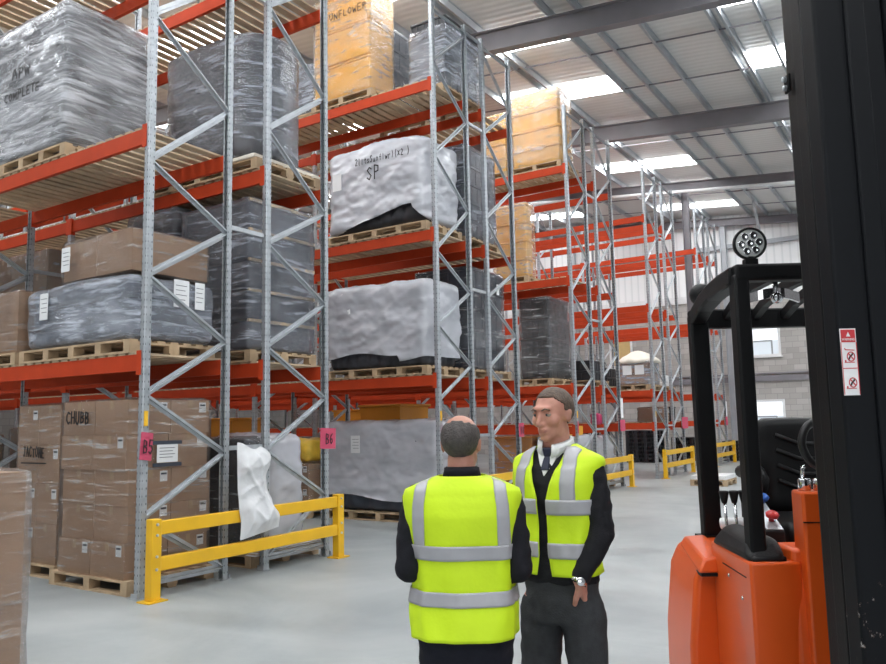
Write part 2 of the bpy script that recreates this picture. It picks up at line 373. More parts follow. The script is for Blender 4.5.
for xr in ((-5.3, -4.35), (-2.1, -1.15), (1.2, 2.15), (4.4, 5.35), (7.7, 8.65), (10.9, 11.85), (14.05, 15.0), (17.3, 18.25), (21.1, 22.05), (24.25, 25.2), (27.4, 28.15), (30.5, 31.3)):
    for y0, y1 in ((-6, -2.85), (-.05, 3.2), (6.18, 9.28), (12.35, 15.4), (18.5, 21.6)):
        m = MB(); slope_box(m, xr[0], xr[1], y0+.05, y1-.05, 9.30, 9.32); o = struct(m.build('rooflight', M['rooflight']))
# pipe run and diagonal bracing under the roof
struct(MB().tube([(26.3, -6, 8.08), (26.3, 22, 10.84)], .055, 10).build('trim_4', M['white_trim'], smooth=True))
struct(MB().bar((28.4, 5.2, 9.2), (31.6, 5.6, 8.6), .09, .09).build('roof_brace', M['steel_light']))
struct(MB().bar((27.0, 3.6, 9.2), (32.6, .6, 8.9), .1, .1).build('roof_brace', M['steel_light']))
for (x, y) in ((26.7, 7.12), (32.75, 7.28), (32.75, 14.0), (32.75, 1.0), (26.7, 20.0)):
    m = MB(); z = roof_z(y, 8.85); m.box(x-.1, x+.1, y-.11, y-.095, 0, z); m.box(x-.1, x+.1, y+.095, y+.11, 0, z); m.box(x-.006, x+.006, y-.095, y+.095, 0, z)
    m.box(x-.16, x+.16, y-.16, y+.16, 0, .02)
    struct(m.build('steel_column', M['steel_light' if x > 30 else 'steel']))
def window(n, y0, y1, z0, z1, blind=None):
    x = XW; fr = MB(); t = .09
    fr.box(x-.05, x+.01, y0, y1, z0, z0+t).box(x-.05, x+.01, y0, y1, z1-t, z1).box(x-.05, x+.01, y0, y0+t, z0+t, z1-t).box(x-.05, x+.01, y1-t, y1, z0+t, z1-t)
    fr.box(x-.09, x+.01, y0-.05, y1+.05, z0-.04, z0)
    o = struct(fr.build('window_%d' % n, M['white_trim']))
    MB().box(x-.02, x+.005, y0+t, y1-t, z0+t, z1-t).build('pane', blind or M['glass'], o)
    if blind is None:
        MB().box(x-.035, x-.02, y0+t, y1-t, z0+t+.55, z1-t).build('blind', M['lit_blind'], o)
        MB().box(x-.04, x-.02, y0+.30, y0+.36, z0+t, z0+.6).box(x-.04, x-.02, y0+.3, y1-t, z0+.6, z0+.66).build('frame_bar', M['steel_light'], o)
window(1, 5.37, 6.49, 3.97, 5.17)
window(2, 5.37, 6.50, .95, 2.25)
window(3, 11.45, 12.5, 3.85, 5.1, M['tan'])

# ------------------------------------------------------------------ racks
NF = [.75, 1.97, 3.19, 4.40, 6.0, 7.6]; NB = [.13, 1.35, 2.57, 3.82, 5.25, 6.85, 8.45]
HT = 8.66
def c_section(h):
    w, d, t = .041, .037, .006   # half width (y), half depth (x)
    m = MB()
    pr_ = [(-d, -w+.012), (-d, w-.012), (-d+.012, w), (d, w), (d, w-.022), (d-t, w-.022), (d-t, w-t), (-d+.014, w-t), (-d+t, w-.014),
           (-d+t, -w+.014), (-d+.014, -w+t), (d-t, -w+t), (d-t, -w+.022), (d, -w+.022), (d, -w), (-d+.012, -w)]
    m.prism(pr_[::-1], .008, h); return m.mesh('upright', M['upright'])
ME_UP = c_section(HT)
ME_FOOT = MB().box(-.07, .07, -.06, .06, 0, .008).box(-.055, -.043, -.05, .05, .008, .05).mesh('foot_plate', M['galv'])
def brace_mesh(z0, z1, dx):
    m = MB(); m.bar((0, -.012, z0), (dx, -.012, z1), .012, .042, 0, (0, 1, 0)); m.bar((0, .0, z0), (dx, .0, z1), .03, .012, 0, (0, 1, 0)) if 0 else None
    d = Vector((dx, 0, z1-z0)).normalized(); p = Vector((-d.z, 0, d.x))*.021
    for s in (-1, 1):
        m.bar(Vector((0, .006, z0))+p*s, Vector((dx, .006, z1))+p*s, .03, .006, 0, (0, 1, 0))
    return m.mesh('brace', M['galv'])
ME_BR = [brace_mesh(NB[0], NB[0], FD)]
seq = []
for i in range(6): seq.append((NB[i], NF[i], 'bf')); seq.append((NF[i], NB[i+1], 'fb'))
for za, zb, k in seq: ME_BR.append(brace_mesh(za, zb, -FD) if k == 'bf' else brace_mesh(za, zb, FD))
ME_BR.append(brace_mesh(8.52, 8.52, FD))
def beam_mesh():
    m = MB(); m.box(-.024, .024, .045, BAY-.045, -.165, 0); y = .041
    for s, yy in ((1, .041), (-1, BAY-.041)):
        m.box(-.042, .03, min(yy, yy+s*.008), max(yy, yy+s*.008), -.21, .035)
        m.box(-.045, -.038, min(yy-s*.04, yy+s*.03), max(yy-s*.04, yy+s*.03), -.21, .035)
    m.box(-.0255, -.0235, .2, BAY-.2, -.128, -.122)
    return m.mesh('beam', M['beam'])
ME_BEAM = beam_mesh()
def deck_mesh():
    m = MB(); rnd = random.Random(4); n = 23; p = (BAY-.16)/n
    for i in range(n):
        y = .08+p*(i+.5); w = .059+rnd.uniform(-.005, .005); m.box(-.03, FD+.03, y-w, y+w, 0, DECK_T)
    return m.mesh('slat_deck', M['slat'])
ME_DECK = deck_mesh()
def rack(k, side, label, bays=4, levels=LV, decks=None, low=False):
    """local x runs from the aisle face to the back of the rack"""
    xf = X0 + PITCH*k + (0 if side == 'A' else CO)
    t = thing('pallet_rack', label, 'pallet rack', (xf, Y0, 0), 0, 'pallet racks of galvanised uprights and orange beams')
    s = 1 if side == 'A' else -1
    def put(nm, me, x, y, z, flip=False):
        o = link(nm, me, t); o.location = (s*x, y, z)
        if s < 0: o.scale = (-1, 1, 1)
        if flip: o.rotation_euler = (0, 0, PI)
        return o
    for b in range(bays+1):
        y = b*BAY
        for x, fl in ((0, False), (FD, True)):
            u = put('upright', ME_UP, x, y, 0, fl)
            f = link('foot_plate', ME_FOOT, u)
        if b == 0 or b < 3:
            put('brace', ME_BR[0], 0, y, 0)
            for i, (za, zb, kk) in enumerate(seq): put('brace', ME_BR[1+i], FD if kk == 'bf' else 0, y, 0)
            put('brace', ME_BR[-1], 0, y, 0)
    lv = list(levels) + ([1.48] if low else [])
    for b in range(bays):
        for z in lv:
            put('beam', ME_BEAM, 0, b*BAY, z)
            o = put('beam', ME_BEAM, FD, b*BAY, z)
            o.scale = (-s, 1, 1)
            if (decks is None or (b, z) in decks or z in decks) and (z != 1.48 or k == 3): put('slat_deck', ME_DECK, 0, b*BAY, z)
    if side == 'A':   # spacers that tie this rack to the one behind it
        for z in (1.40, 3.90, 6.88, 8.56):
            for b in ((0, 1) if z > 1.5 else (0,)):
                MB().bar((FD+.037, b*BAY, z), (BO-.050, b*BAY, z), .03, .05).build('row_spacer', M['galv'], t)
    # load notice on the first upright, facing the cross aisle
    if side == 'A':
        o = MB().box(s*-.022, s*.022, -.0475, -.0415, 1.66, 1.81).build('load_notice', M['tag_yellow'], t, label='yellow load notice')
    return t
rack(0, 'A', 'nearest pallet rack, whose front uprights stand behind the left end of the long yellow barrier')
rack(0, 'B', 'second pallet rack from the left, backing the nearest rack, behind the white sack')
rack(1, 'A', 'pallet rack facing the first aisle, carrying the milky sheeted loads behind the balding man')
rack(1, 'B', 'pallet rack with tall slate crates, backing the rack of milky sheeted loads')
rack(2, 'A', 'pallet rack with stacked amber totes on its top two levels', 4, LV, None, True)
rack(2, 'B', 'pallet rack backing the amber tote rack, its end post beside the taller man', 4, LV, {2.38}, True)
rack(3, 'A', 'bare pallet rack that holds the cream covered load', 4, LV, {2.38}, True)
rack(3, 'B', 'bare pallet rack just left of the truck guard post, backing the cream covered load', 4, LV, {2.38, 1.48}, True)
rack(4, 'A', 'last but one pallet rack towards the far wall, bare and seen through the truck cab', 4, LV, set(), True)
rack(4, 'B', 'farthest pallet rack, bare, standing next to the far wall with office windows', 4, LV, {2.38}, True)
# ------------------------------------------------------------------ end barriers
def barrier(k, label):
    xa = X0 + PITCH*k - .02; xb = X0 + PITCH*k + CO - .02; y = Y0 - .235
    t = thing('rack_end_barrier', label, 'barrier', (xa, y, 0), 0, 'yellow rack end barriers')
    Lx = xb - xa
    for x in (0, Lx):
        p = MB().box(x-.055, x+.055, -.05, .05, .012, .77).build('post', M['yellow'], t, bevel=.008)
        MB().box(x-.11, x+.11, -.09, .09, 0, .012).build('base_plate', M['yellow'], p)
        b = MB()
        for z in (.30, .42, .62, .72):
            b.lathe([(.014, 0), (.014, .01), (.008, .014)], (x, -.05, z), 8, axis=(0, -1, 0))
        b.build('bolts', M['galv'], p)
    for z0, z1 in ((.615, .745), (.275, .405)):
        MB().box(.055, Lx-.055, -.035, .03, z0, z1).build('rail', M['yellow'], t, bevel=.008)
    return t
barrier(0, 'long yellow steel barrier across the nearest racks, with a white sack hung on it')
barrier(1, 'yellow steel barrier partly hidden behind the two men')
barrier(2, 'yellow steel barrier end showing right behind the taller man')
barrier(3, 'small yellow steel barrier just left of the truck guard post')
barrier(4, 'smallest, farthest yellow steel barrier seen inside the truck cab frame')
# ------------------------------------------------------------------ pallets
_pc = {}
def pallet_parts(lx, ly, simple):
    key = (round(lx, 2), round(ly, 2), simple)
    if key in _pc: return _pc[key]
    P = []
    H = .144; n = max(5, int(round(lx/.16)))
    def brd(nm, x0, x1, y0, y1, z0, z1): P.append((nm, MB().box(x0, x1, y0, y1, z0, z1).mesh(nm, M['pallet'])))
    # deck boards run along y, bearers along x
    for i in range(n):
        x = (lx-.1)*i/(n-1); brd('deck_board', x, x+.1, 0, ly, H-.022, H)
    nb = 3 if ly < 1.6 else 5
    for j in range(nb):
        y = (ly-.1)*j/(nb-1)
        brd('bearer', 0, lx, y, y+.1, H-.044, H-.022)
        for i in range(3): x = (lx-.13)*i/2; brd('block', x, x+.13, y, y+.1, .022, H-.044)
    for i in range(3): x = (lx-.1)*i/2; brd('bottom_board', x, x+.1, 0, ly, 0, .022)
    if simple:
        m = MB()
        for nm, me in P:
            m.add([v.co[:] for v in me.vertices], [tuple(p.vertices) for p in me.polygons])
        P = [('pallet', m.mesh('wooden_pallet', M['pallet']))]
    _pc[key] = P; return P
def pallet(x, y, z, lx, ly, label, simple=False, dark=False):
    P = pallet_parts(lx, ly, simple)
    if simple:
        o = link('wooden_pallet', P[0][1]); o.location = (x, y, z); return tag(o, label, 'pallet', 'wooden pallets under the loads')
    t = thing('wooden_pallet', label, 'pallet', (x, y, z), 0, 'wooden pallets under the loads')
    for nm, me in P: link(nm, me, t)
    return t
# ------------------------------------------------------------------ wrapped goods
def blockmesh(name, mat, x0, x1, y0, y1, z0, z1, r=.05, amp=.012, freq=4, seed=0, res=.07, ripple=None, pinch=0, hem=None, parent=None, label=None, sag=0, crease=0):
    """closed rounded block with a rumpled surface"""
    nx, ny, nz = [max(2, int(math.ceil(d/res))) for d in (x1-x0, y1-y0, z1-z0)]
    vm = {}; vs = []; fs = []
    cx, cy, cz = (x0+x1)/2, (y0+y1)/2, (z0+z1)/2; hx, hy, hz = (x1-x0)/2, (y1-y0)/2, (z1-z0)/2
    r_ = min(r, hx*.99, hy*.99); rz = min(r, hz*.9, .12)
    def vert(i, j, k):
        key = (i, j, k)
        if key in vm: return vm[key]
        p = Vector((-hx+2*hx*i/nx, -hy+2*hy*j/ny, -hz+2*hz*k/nz))
        q = Vector((max(-hx+r_, min(hx-r_, p.x)), max(-hy+r_, min(hy-r_, p.y)), max(-hz+rz, min(hz-rz, p.z))))
        d = Vector(((p.x-q.x)/r_, (p.y-q.y)/r_, (p.z-q.z)/rz)); 
        if d.length > 1e-6: d.normalize(); p = Vector((q.x+d.x*r_, q.y+d.y*r_, q.z+d.z*rz))
        n = Vector((p.x/hx, p.y/hy, p.z/hz)); n = Vector([c**5 for c in n]); n.normalize()
        w_ = Vector((p.x+cx+seed*3.1, p.y+cy, (p.z+cz)*1.8))
        a = noise.fractal(w_*freq, .9, 2.1, 4)*amp
        if ripple: a += ripple[0]*math.sin(ripple[1]*(p.x if abs(n.y) > abs(n.x) else p.y))*(1-abs(n.z))
        if crease:
            c1 = (1-abs(noise.noise(Vector((w_.x*2.1+w_.z*1.4, w_.y*2.1+w_.z*1.1, w_.z*1.6)))))**7; c2 = (1-abs(noise.noise(Vector((w_.x*4.5-w_.z*2.2+9, w_.y*4.5-w_.z*1.8, w_.z*3.1)))))**6; a += crease*(c1+.55*c2)
        if pinch: a -= pinch*(1-abs(n.z))*(abs(math.sin(PI*(p.z+hz)/(2*hz)*pinch_n))**8 if 0 else 0)
        p = p + n*a
        if sag and k > nz*.6: p.z -= sag*(abs(p.y)/hy)**2*((k/nz-.6)/.4)
        vs.append((p.x+cx, p.y+cy, max(p.z+cz, z0))); vm[key] = len(vs)-1; return vm[key]
    for i in range(nx):
        for j in range(ny):
            fs.append((vert(i, j, 0), vert(i, j+1, 0), vert(i+1, j+1, 0), vert(i+1, j, 0))); fs.append((vert(i, j, nz), vert(i+1, j, nz), vert(i+1, j+1, nz), vert(i, j+1, nz)))
    for i in range(nx):
        for k in range(nz):
            fs.append((vert(i, 0, k), vert(i+1, 0, k), vert(i+1, 0, k+1), vert(i, 0, k+1))); fs.append((vert(i, ny, k), vert(i, ny, k+1), vert(i+1, ny, k+1), vert(i+1, ny, k)))
    for j in range(ny):
        for k in range(nz):
            fs.append((vert(0, j, k), vert(0, j, k+1), vert(0, j+1, k+1), vert(0, j+1, k))); fs.append((vert(nx, j, k), vert(nx, j+1, k), vert(nx, j+1, k+1), vert(nx, j, k+1)))
    if hem:   # film that stops short of the base: hem(y) gives its lower edge
        keep = []
        for f in fs:
            if max(vs[i][2] - hem(vs[i][0], vs[i][1]) for i in f) > 0: keep.append(f)
        fs = keep; used = sorted({i for f in fs for i in f}); ren = {a: b for b, a in enumerate(used)}
        vs = [(vs[i][0], vs[i][1], max(vs[i][2], hem(vs[i][0], vs[i][1]))) for i in used]; fs = [tuple(ren[i] for i in f) for f in fs]
    o = MB().add(vs, fs).build(name, mat, parent, smooth=True)
    if label: o['label'] = label
    return o
G = {}   # marker lettering strokes, unit box
def _s(ch, *st): G[ch] = st
_s('C', [(.9, .85), (.5, 1), (.1, .7), (.1, .3), (.5, 0), (.9, .15)]); _s('H', [(.1, 0), (.1, 1)], [(.85, 0), (.85, 1)], [(.1, .5), (.85, .5)])
_s('U', [(.1, 1), (.1, .25), (.45, 0), (.8, .25), (.8, 1)]); _s('B', [(.15, 0), (.15, 1), (.7, .9), (.7, .6), (.15, .52), (.8, .4), (.75, .1), (.15, 0)])
_s('J', [(.2, 1), (.9, 1)], [(.6, 1), (.6, .2), (.35, 0), (.1, .2)]); _s('A', [(0, 0), (.45, 1), (.9, 0)], [(.2, .38), (.72, .38)])
_s('T', [(0, 1), (.9, 1)], [(.45, 1), (.45, 0)]); _s('O', [(.45, 1), (.1, .7), (.1, .3), (.45, 0), (.8, .3), (.8, .7), (.45, 1)])
_s('N', [(.1, 0), (.1, 1), (.8, 0), (.8, 1)]); _s('E', [(.85, 1), (.1, 1), (.1, 0), (.85, 0)], [(.1, .5), (.7, .5)])
_s('P', [(.15, 0), (.15, 1), (.75, .9), (.75, .55), (.15, .48)]); _s('W', [(0, 1), (.22, 0), (.45, .7), (.68, 0), (.9, 1)])
_s('M', [(.05, 0), (.1, 1), (.45, .35), (.8, 1), (.85, 0)]); _s('L', [(.15, 1), (.15, 0), (.8, 0)]); _s('S', [(.8, .85), (.45, 1), (.12, .78), (.75, .3), (.45, 0), (.08, .18)])
_s('F', [(.15, 0), (.15, 1), (.85, 1)], [(.15, .5), (.7, .5)]); _s('R', [(.15, 0), (.15, 1), (.75, .88), (.7, .55), (.15, .5), (.8, 0)])
_s('I', [(.4, 0), (.4, 1)]); _s('2', [(.1, .8), (.45, 1), (.8, .75), (.1, 0), (.85, 0)]); _s('(', [(.6, 1.1), (.3, .5), (.6, -.1)]); _s(')', [(.3, 1.1), (.6, .5), (.3, -.1)])
_s('l', [(.4, 1), (.4, 0)]); _s('t', [(.45, .9), (.45, .1), (.7, 0)], [(.15, .6), (.8, .6)]); _s('s', [(.7, .5), (.4, .6), (.2, .45), (.65, .2), (.4, 0), (.15, .1)])
_s('n', [(.15, 0), (.15, .55), (.5, .6), (.7, .45), (.7, 0)]); _s('o', [(.45, .6), (.15, .3), (.45, 0), (.75, .3), (.45, .6)]); _s('w', [(0, .6), (.22, 0), (.45, .45), (.68, 0), (.9, .6)])
_s('f', [(.7, .95), (.45, .9), (.45, 0)], [(.2, .55), (.7, .55)]); _s('e', [(.15, .3), (.75, .35), (.5, .6), (.15, .3), (.45, 0), (.75, .1)]); _s('r', [(.2, .6), (.2, 0)], [(.2, .4), (.5, .6), (.75, .55)])
_s('u', [(.1, .6), (.2, .05), (.6, .05), (.75, .6), (.8, 0)]); _s('x', [(.1, 0), (.7, .6)], [(.1, .6), (.7, 0)]); _s(' ')
_s('5', [(.8, 1), (.2, 1), (.15, .55), (.6, .6), (.8, .3), (.5, 0), (.1, .12)]); _s('6', [(.75, .95), (.3, .7), (.12, .3), (.4, 0), (.75, .2), (.6, .5), (.15, .35)]); _s('7', [(.1, 1), (.85, 1), (.35, 0)]); _s('8', [(.45, .52), (.15, .78), (.45, 1), (.75, .78), (.45, .52), (.1, .25), (.45, 0), (.8, .25), (.45, .52)])
def writing(text, org, du, dv, h, w, pen, parent, seed=1, name='marker_lettering', mat='ink'):
    """hand lettering; org lower left, du/dv unit vectors on the surface"""
    rnd = random.Random(seed); m = MB(); du = Vector(du); dv = Vector(dv); nrm = du.cross(dv).normalized(); x = 0
    for ch in text:
        k = rnd.uniform(.85, 1.12); dy = rnd.uniform(-.08, .08)*h
        for st in G.get(ch, ()):
            pts = [Vector(org) + du*(x+p[0]*w*.85) + dv*(p[1]*h*k+dy) for p in st]
            for a, b in zip(pts[:-1], pts[1:]):
                d = (b-a).normalized(); e = d.cross(nrm)*pen*.5; a2 = a-d*pen*.3; b2 = b+d*pen*.3; t = nrm*.004
                m.add([a2-e, a2+e, b2+e, b2-e, a2-e+t, a2+e+t, b2+e+t, b2-e+t], [(0, 1, 2, 3), (7, 6, 5, 4), (0, 4, 5, 1), (1, 5, 6, 2), (2, 6, 7, 3), (3, 7, 4, 0)])
        x += w
    o = m.build(name, M[mat], parent, label='black hand lettering' if mat == 'ink' else None); return o
def carton_mesh(lx, ly, lz, mat, tape=True):
    m = MB(); m.box(0, lx, 0, ly, 0, lz, 0)
    if tape:
        m.box(lx/2-.03, lx/2+.03, -.0015, ly+.0015, lz-.0005, lz+.0015, 1)
        for y in (-.0016, ly+.0002): m.box(lx/2-.03, lx/2+.03, y, y+.0014, lz-.09, lz, 1)
        for x in (-.0016, lx+.0002): m.box(x, x+.0014, ly/2-.03, ly/2+.03, lz-.09, lz, 1)
    return m
def add_label(parent, face, u, z, w, h, x0, x1, y0, y1, name='paper_label', off=.02, lines=True):
    """white paper on the aisle face ('x') or the end face ('y')"""
    m = MB()
    if face == 'x': m.box(x0-off-.003, x0-off, u, u+w, z, z+h, 0)
    else: m.box(u, u+w, y0-off-.003, y0-off, z, z+h, 0)
    if lines:
        for i in range(4):
            zz = z+h*(.8-.17*i)
            if face == 'x': m.box(x0-off-.0042, x0-off-.003, u+w*.12, u+w*(.85-.1*(i % 2)), zz-.006, zz, 1)
            else: m.box(u+w*.12, u+w*(.85-.1*(i % 2)), y0-off-.0042, y0-off-.003, zz-.006, zz, 1)
    return m.build(name, [M['paper'], M['crate_grey']], parent, label='white paper label')
def carton_load(name, label, x0, x1, y0, y1, z0, tiers, h, nx=2, ny=2, mat='carton', filmm='film_card', seed=0, labels=True, group=None, jit=.012, shift=None):
    t = thing(name, label, 'wrapped cartons', ((x0+x1)/2, (y0+y1)/2, z0), 0, group); C = Vector(t.location); rnd = random.Random(seed)
    dx, dy = (x1-x0)/nx, (y1-y0)/ny
    for k in range(tiers):
        sx, sy = (shift[k] if shift else (rnd.uniform(-jit, jit), rnd.uniform(-jit, jit)))
        for i in range(nx):
            for j in range(ny):
                g = .004
                o = carton_mesh(dx-2*g, dy-2*g, h-.003, mat).build('carton', [M[mat], M['tape']], t)
                o.location = Vector((x0+i*dx+g+sx, y0+j*dy+g+sy, z0+k*h)) - C
                if labels and (i == 0 or j == 0) and rnd.random() < .75:
                    if i == 0 and rnd.random() < .7:
                        q = MB().box(-.003, -.0005, dy*.08, dy*.08+.09, h*.62, h*.62+.11, 0).box(-.004, -.003, dy*.08+.01, dy*.08+.08, h*.62+.07, h*.62+.09, 1); q.build('paper_label', [M['paper'], M['crate_grey']], o, label='white paper label')
                    elif j == 0:
                        q = MB().box(dx*.72, dx*.72+.09, -.003, -.0005, h*.62, h*.62+.11, 0).box(dx*.72+.01, dx*.72+.08, -.004, -.003, h*.62+.07, h*.62+.09, 1); q.build('paper_label', [M['paper'], M['crate_grey']], o, label='white paper label')
    f = blockmesh('stretch_film', M[filmm], x0-.025, x1+.025, y0-.025, y1+.025, z0+.002, z0+tiers*h+.02, .045, .010, 3, seed, .08, parent=t)
    f.location = -C; f['label'] = 'clear stretch film'
    return t
def wrapped_load(name, label, cat, part, x0, x1, y0, y1, z0, z1, tiers, core, filmm, seed=0, r=.06, amp=.015, film_amp=.018, ripple=None, group=None, gap=.008, rvar=.02, hem=None, film_r=None, sag=0, res=.07):
    t = thing(name, label, cat, ((x0+x1)/2, (y0+y1)/2, z0), 0, group); C = Vector(t.location); rnd = random.Random(seed)
    h = (z1-z0)/tiers
    for k in range(tiers):
        e = rnd.uniform(-rvar, 0); e2 = rnd.uniform(-rvar, 0)
        o = blockmesh(part, M[core], x0-e, x1+e, y0-e2, y1+e2, z0+k*h+gap*.2, z0+(k+1)*h-gap, r, amp, 4.5, seed+k, res, ripple, parent=t); o.location = -C
    if filmm:
        g = .045 if filmm == 'sheet' else .03
        f = blockmesh('stretch_film', M[filmm], x0-g, x1+g, y0-g, y1+g, z0+.002, z1+g, film_r or r, film_amp*(1.1 if filmm == 'sheet' else 1), 3.2 if filmm != 'sheet' else 1.7, seed+9, .06 if filmm != 'sheet' else .035, parent=t, hem=hem, sag=sag, crease=.018 if filmm == 'sheet' else .0); f.location = -C
        f['label'] = 'milky plastic sheet' if filmm == 'sheet' else 'glossy stretch film'
    return t
def crate_mesh(lx, ly, h, mat, ribs=True, taper=.025, openings=False):
    m = MB(); a = taper; q = .034 if taper > .04 else .012
    m.hexa([(a, a, 0), (lx-a, a, 0), (lx-a, ly-a, 0), (a, ly-a, 0), (q, q, h-.06), (lx-q, q, h-.06), (lx-q, ly-q, h-.06), (q, ly-q, h-.06)])
    m.box(0, lx, 0, ly, h-.06, h-.01)
    if ribs:
        n = 5
        for i in range(1, n):
            x = lx*i/n; y = ly*i/n
            m.hexa([(x-.02, a-.012, .02), (x+.02, a-.012, .02), (x+.02, a+.01, .02), (x-.02, a+.01, .02), (x-.02, 0, h-.06), (x+.02, 0, h-.06), (x+.02, .03, h-.06), (x-.02, .03, h-.06)])
            m.hexa([(a-.012, y-.02, .02), (a+.01, y-.02, .02), (a+.01, y+.02, .02), (a-.012, y+.02, .02), (0, y-.02, h-.06), (.03, y-.02, h-.06), (.03, y+.02, h-.06), (0, y+.02, h-.06)])
    return m
def crate_load(name, label, x0, x1, y0, y1, z0, n, h, mat='crate_grey', filmm='film_mid', part='crate', seed=0, group=None, taper=.025, ribs=True, cat='stacked crates', rim=True, bev=.012, film_low=0, film_top=.015):
    t = thing(name, label, cat, ((x0+x1)/2, (y0+y1)/2, z0), 0, group); C = Vector(t.location); rnd = random.Random(seed)
    me = None
    for k in range(n):
        s = rnd.uniform(-.01, .01)
        if me is None:
            o = crate_mesh(x1-x0, y1-y0, h, mat, ribs, taper).build(part, M[mat], t, bevel=bev); me = o.data
        else:
            o = link(part, me, t); b = o.modifiers.new('bevel', 'BEVEL'); b.width = bev; b.segments = 2; b.limit_method = 'ANGLE'
        o.location = Vector((x0+s, y0-s, z0+k*h)) - C
    if rim:
        pass
    if filmm:
        f = blockmesh('stretch_film', M[filmm], x0-.02, x1+.02, y0-.02, y1+.02, z0+film_low, z0+n*h+film_top, .04, .009, 3, seed+5, .08, parent=t); f.location = -C; f['label'] = 'clear stretch film'
    return t
# ------------------------------------------------------------------ loads
def base(lv, x0, x1, y0, y1, what, simple=False):
    z = 0.0005 if lv == 0 else LV[lv-1] + DECK_T + .0005
    pallet(x0, y0, z, x1-x0, y1-y0, 'wooden pallet under the ' + what, simple)
    return z + .1445
def XA(k): return X0 + PITCH*k
def XBk(k): return X0 + PITCH*k + BO
e = .03
# nearest rack, aisle side ---------------------------------------------------
xa, xb = XA(0)-.045, XA(0)+1.05
z = base(0, xa+.02, xb, 6.87, 8.22, 'tall brown cartons marked in pen beside the yellow barrier')
t = carton_load('wrapped_carton_stack', 'tall wrapped stack of brown cartons with pen lettering, standing behind the nearest upright', xa+.05, xb-.02, 6.95, 8.10, z, 5, .358, 2, 2, 'carton', 'film_card', 3, jit=.02)
C = Vector(t.location); o = writing('CHUBB', (xa+.022, 8.0, 1.70), (0, -1, 0), (0, 0, 1), .135, .085, .016, t, 3); o.location = -C
o = add_label(t, 'y', 5.15, 1.28, .26, .19, 0, 0, 6.94, 0, 'document_pouch', .03); o.location = -C
for q in (1.465, 1.235):
    o = MB().box(5.1, 5.46, 6.905, 6.908, q, q+.04).build('grey_tape', M['crate_grey'], t); o.location = -C
z = base(0, xa+.16, xb, 8.36, 9.44, 'tall slim cartons left of the pen marked stack')
t = carton_load('wrapped_carton_stack', 'tall dim stack of brown cartons with underlined lettering, left of the nearest floor stack', xa+.2, xb-.05, 8.40, 9.28, z, 4, .445, 2, 2, 'carton', 'film_card', 8)
C = Vector(t.location); o = writing('JACTONE', (xa+.168, 9.10, 1.33), (0, -1, 0), (0, 0, 1), .11, .064, .012, t, 5); o.location = -C
o = MB().box(xa+.164, xa+.168, 8.62, 9.14, 1.255, 1.27).build('underline', M['ink'], t); o.location = -C
# level one
z = base(1, xa, xb+.0, 6.9, 8.97, 'wide dark load topped with flat cartons on the lowest shelf')
t = wrapped_load('wrapped_bundle_load', 'wide wrapped dark blue bundles topped by flat brown cartons on the lowest shelf', 'wrapped load', 'bundle', xa+.03, xb-.02, 6.93, 8.86, z, z+.70, 3, 'navy_bale', 'film_mid', 4, .09, .012, .018, film_r=.1, sag=.05)
C = Vector(t.location)
for i, (ya, yb, hh) in enumerate(((6.98, 7.6, .44), (7.6, 8.22, .42))):
    o = carton_mesh(xb-xa-.12, yb-ya-.006, hh, 'carton').build('carton', [M['carton'], M['tape']], t); o.location = Vector((xa+.06, ya, z+.735)) - C
o = blockmesh('carton_film', M['film_card'], xa+.03, xb-.03, 6.95, 8.25, z+.70, z+1.20, .05, .012, 3, 41, .08, parent=t); o.location = -C
for u, zz, hh in ((7.95, z+.82, .27), (8.35, z+.32, .3)):
    o = add_label(t, 'x', u, zz, .16, hh, xa+.0, 0, 0, 0, 'paper_label', .035); o.location = -C
for u in (5.28, 5.56):
    o = add_label(t, 'y', u, z+.38, .2 if u < 5.5 else .13, .3, 0, 0, 6.9, 0, 'paper_label', .04); o.location = -C
z = base(1, xa, xb, 9.06, 10.2, 'plain brown carton left of the wide dark load')
carton_load('wrapped_carton_stack', 'plain brown wrapped carton on the lowest shelf at the left picture edge', xa+.04, xb-.04, 9.1, 10.1, z, 1, .74, 1, 1, 'carton', 'film_card', 12, labels=False)
# level two
z = base(2, xa, xb, 8.2, 10.05, 'big silvery wrapped bales at the upper left')
t = wrapped_load('wrapped_bale_stack', 'big silvery wrapped stack of black bales with faint lettering, high at the upper left', 'wrapped bales', 'bale', xa+.02, xb, 8.25, 10.0, z, z+1.73, 4, 'bale', 'film_bale', 21, .05, .012, .018, film_r=.05, gap=.03)
C = Vector(t.location)
o = writing('APW', (xa-.022, 9.36, z+1.02), (0, -1, 0), (0, 0, 1), .13, .14, .016, t, 6); o.location = -C
o = writing('COMPLETE', (xa-.022, 9.52, z+.76), (0, -1, 0), (0, 0, 1), .11, .10, .014, t, 8); o.location = -C
# nearest pair, rear rack ------------------------------------------------------
xc, xd = XBk(0)-.06, XBk(0)+1.09
z = base(1, xc, xd, 6.9, 9.0, 'tall dark panel stack between the nearest braced frames', False)
t = wrapped_load('wrapped_panel_stack', 'tall dark wrapped flat panels with timber battens on the lowest shelf between braced frames', 'wrapped panels', 'panel_bundle', xc+.02, xd-.02, 6.95, 8.2, z, z+1.86, 5, 'crate_grey', 'film_dark', 31, .03, .008, .014, film_r=.04)
C = Vector(t.location)
for k in range(1, 6):
    zz = z+.372*k
    o = MB().box(xc+.0, xd-.0, 6.925, 6.955, zz-.03, zz+.005).build('batten', M['slat'], t); o.location = -C
wrapped_load('wrapped_sleeve_stack', 'black ribbed sleeves stacked in film behind the wide dark load, left of the panel stack', 'wrapped load', 'sleeve_bundle', xc+.02, xd-.02, 8.38, 9.35, z, z+1.98, 3, 'bale', 'film_dark', 35, .06, .012, .02, (.02, 38))
z = base(2, xc, xd, 6.82, 9.0, 'round dark wrapped coil stack')
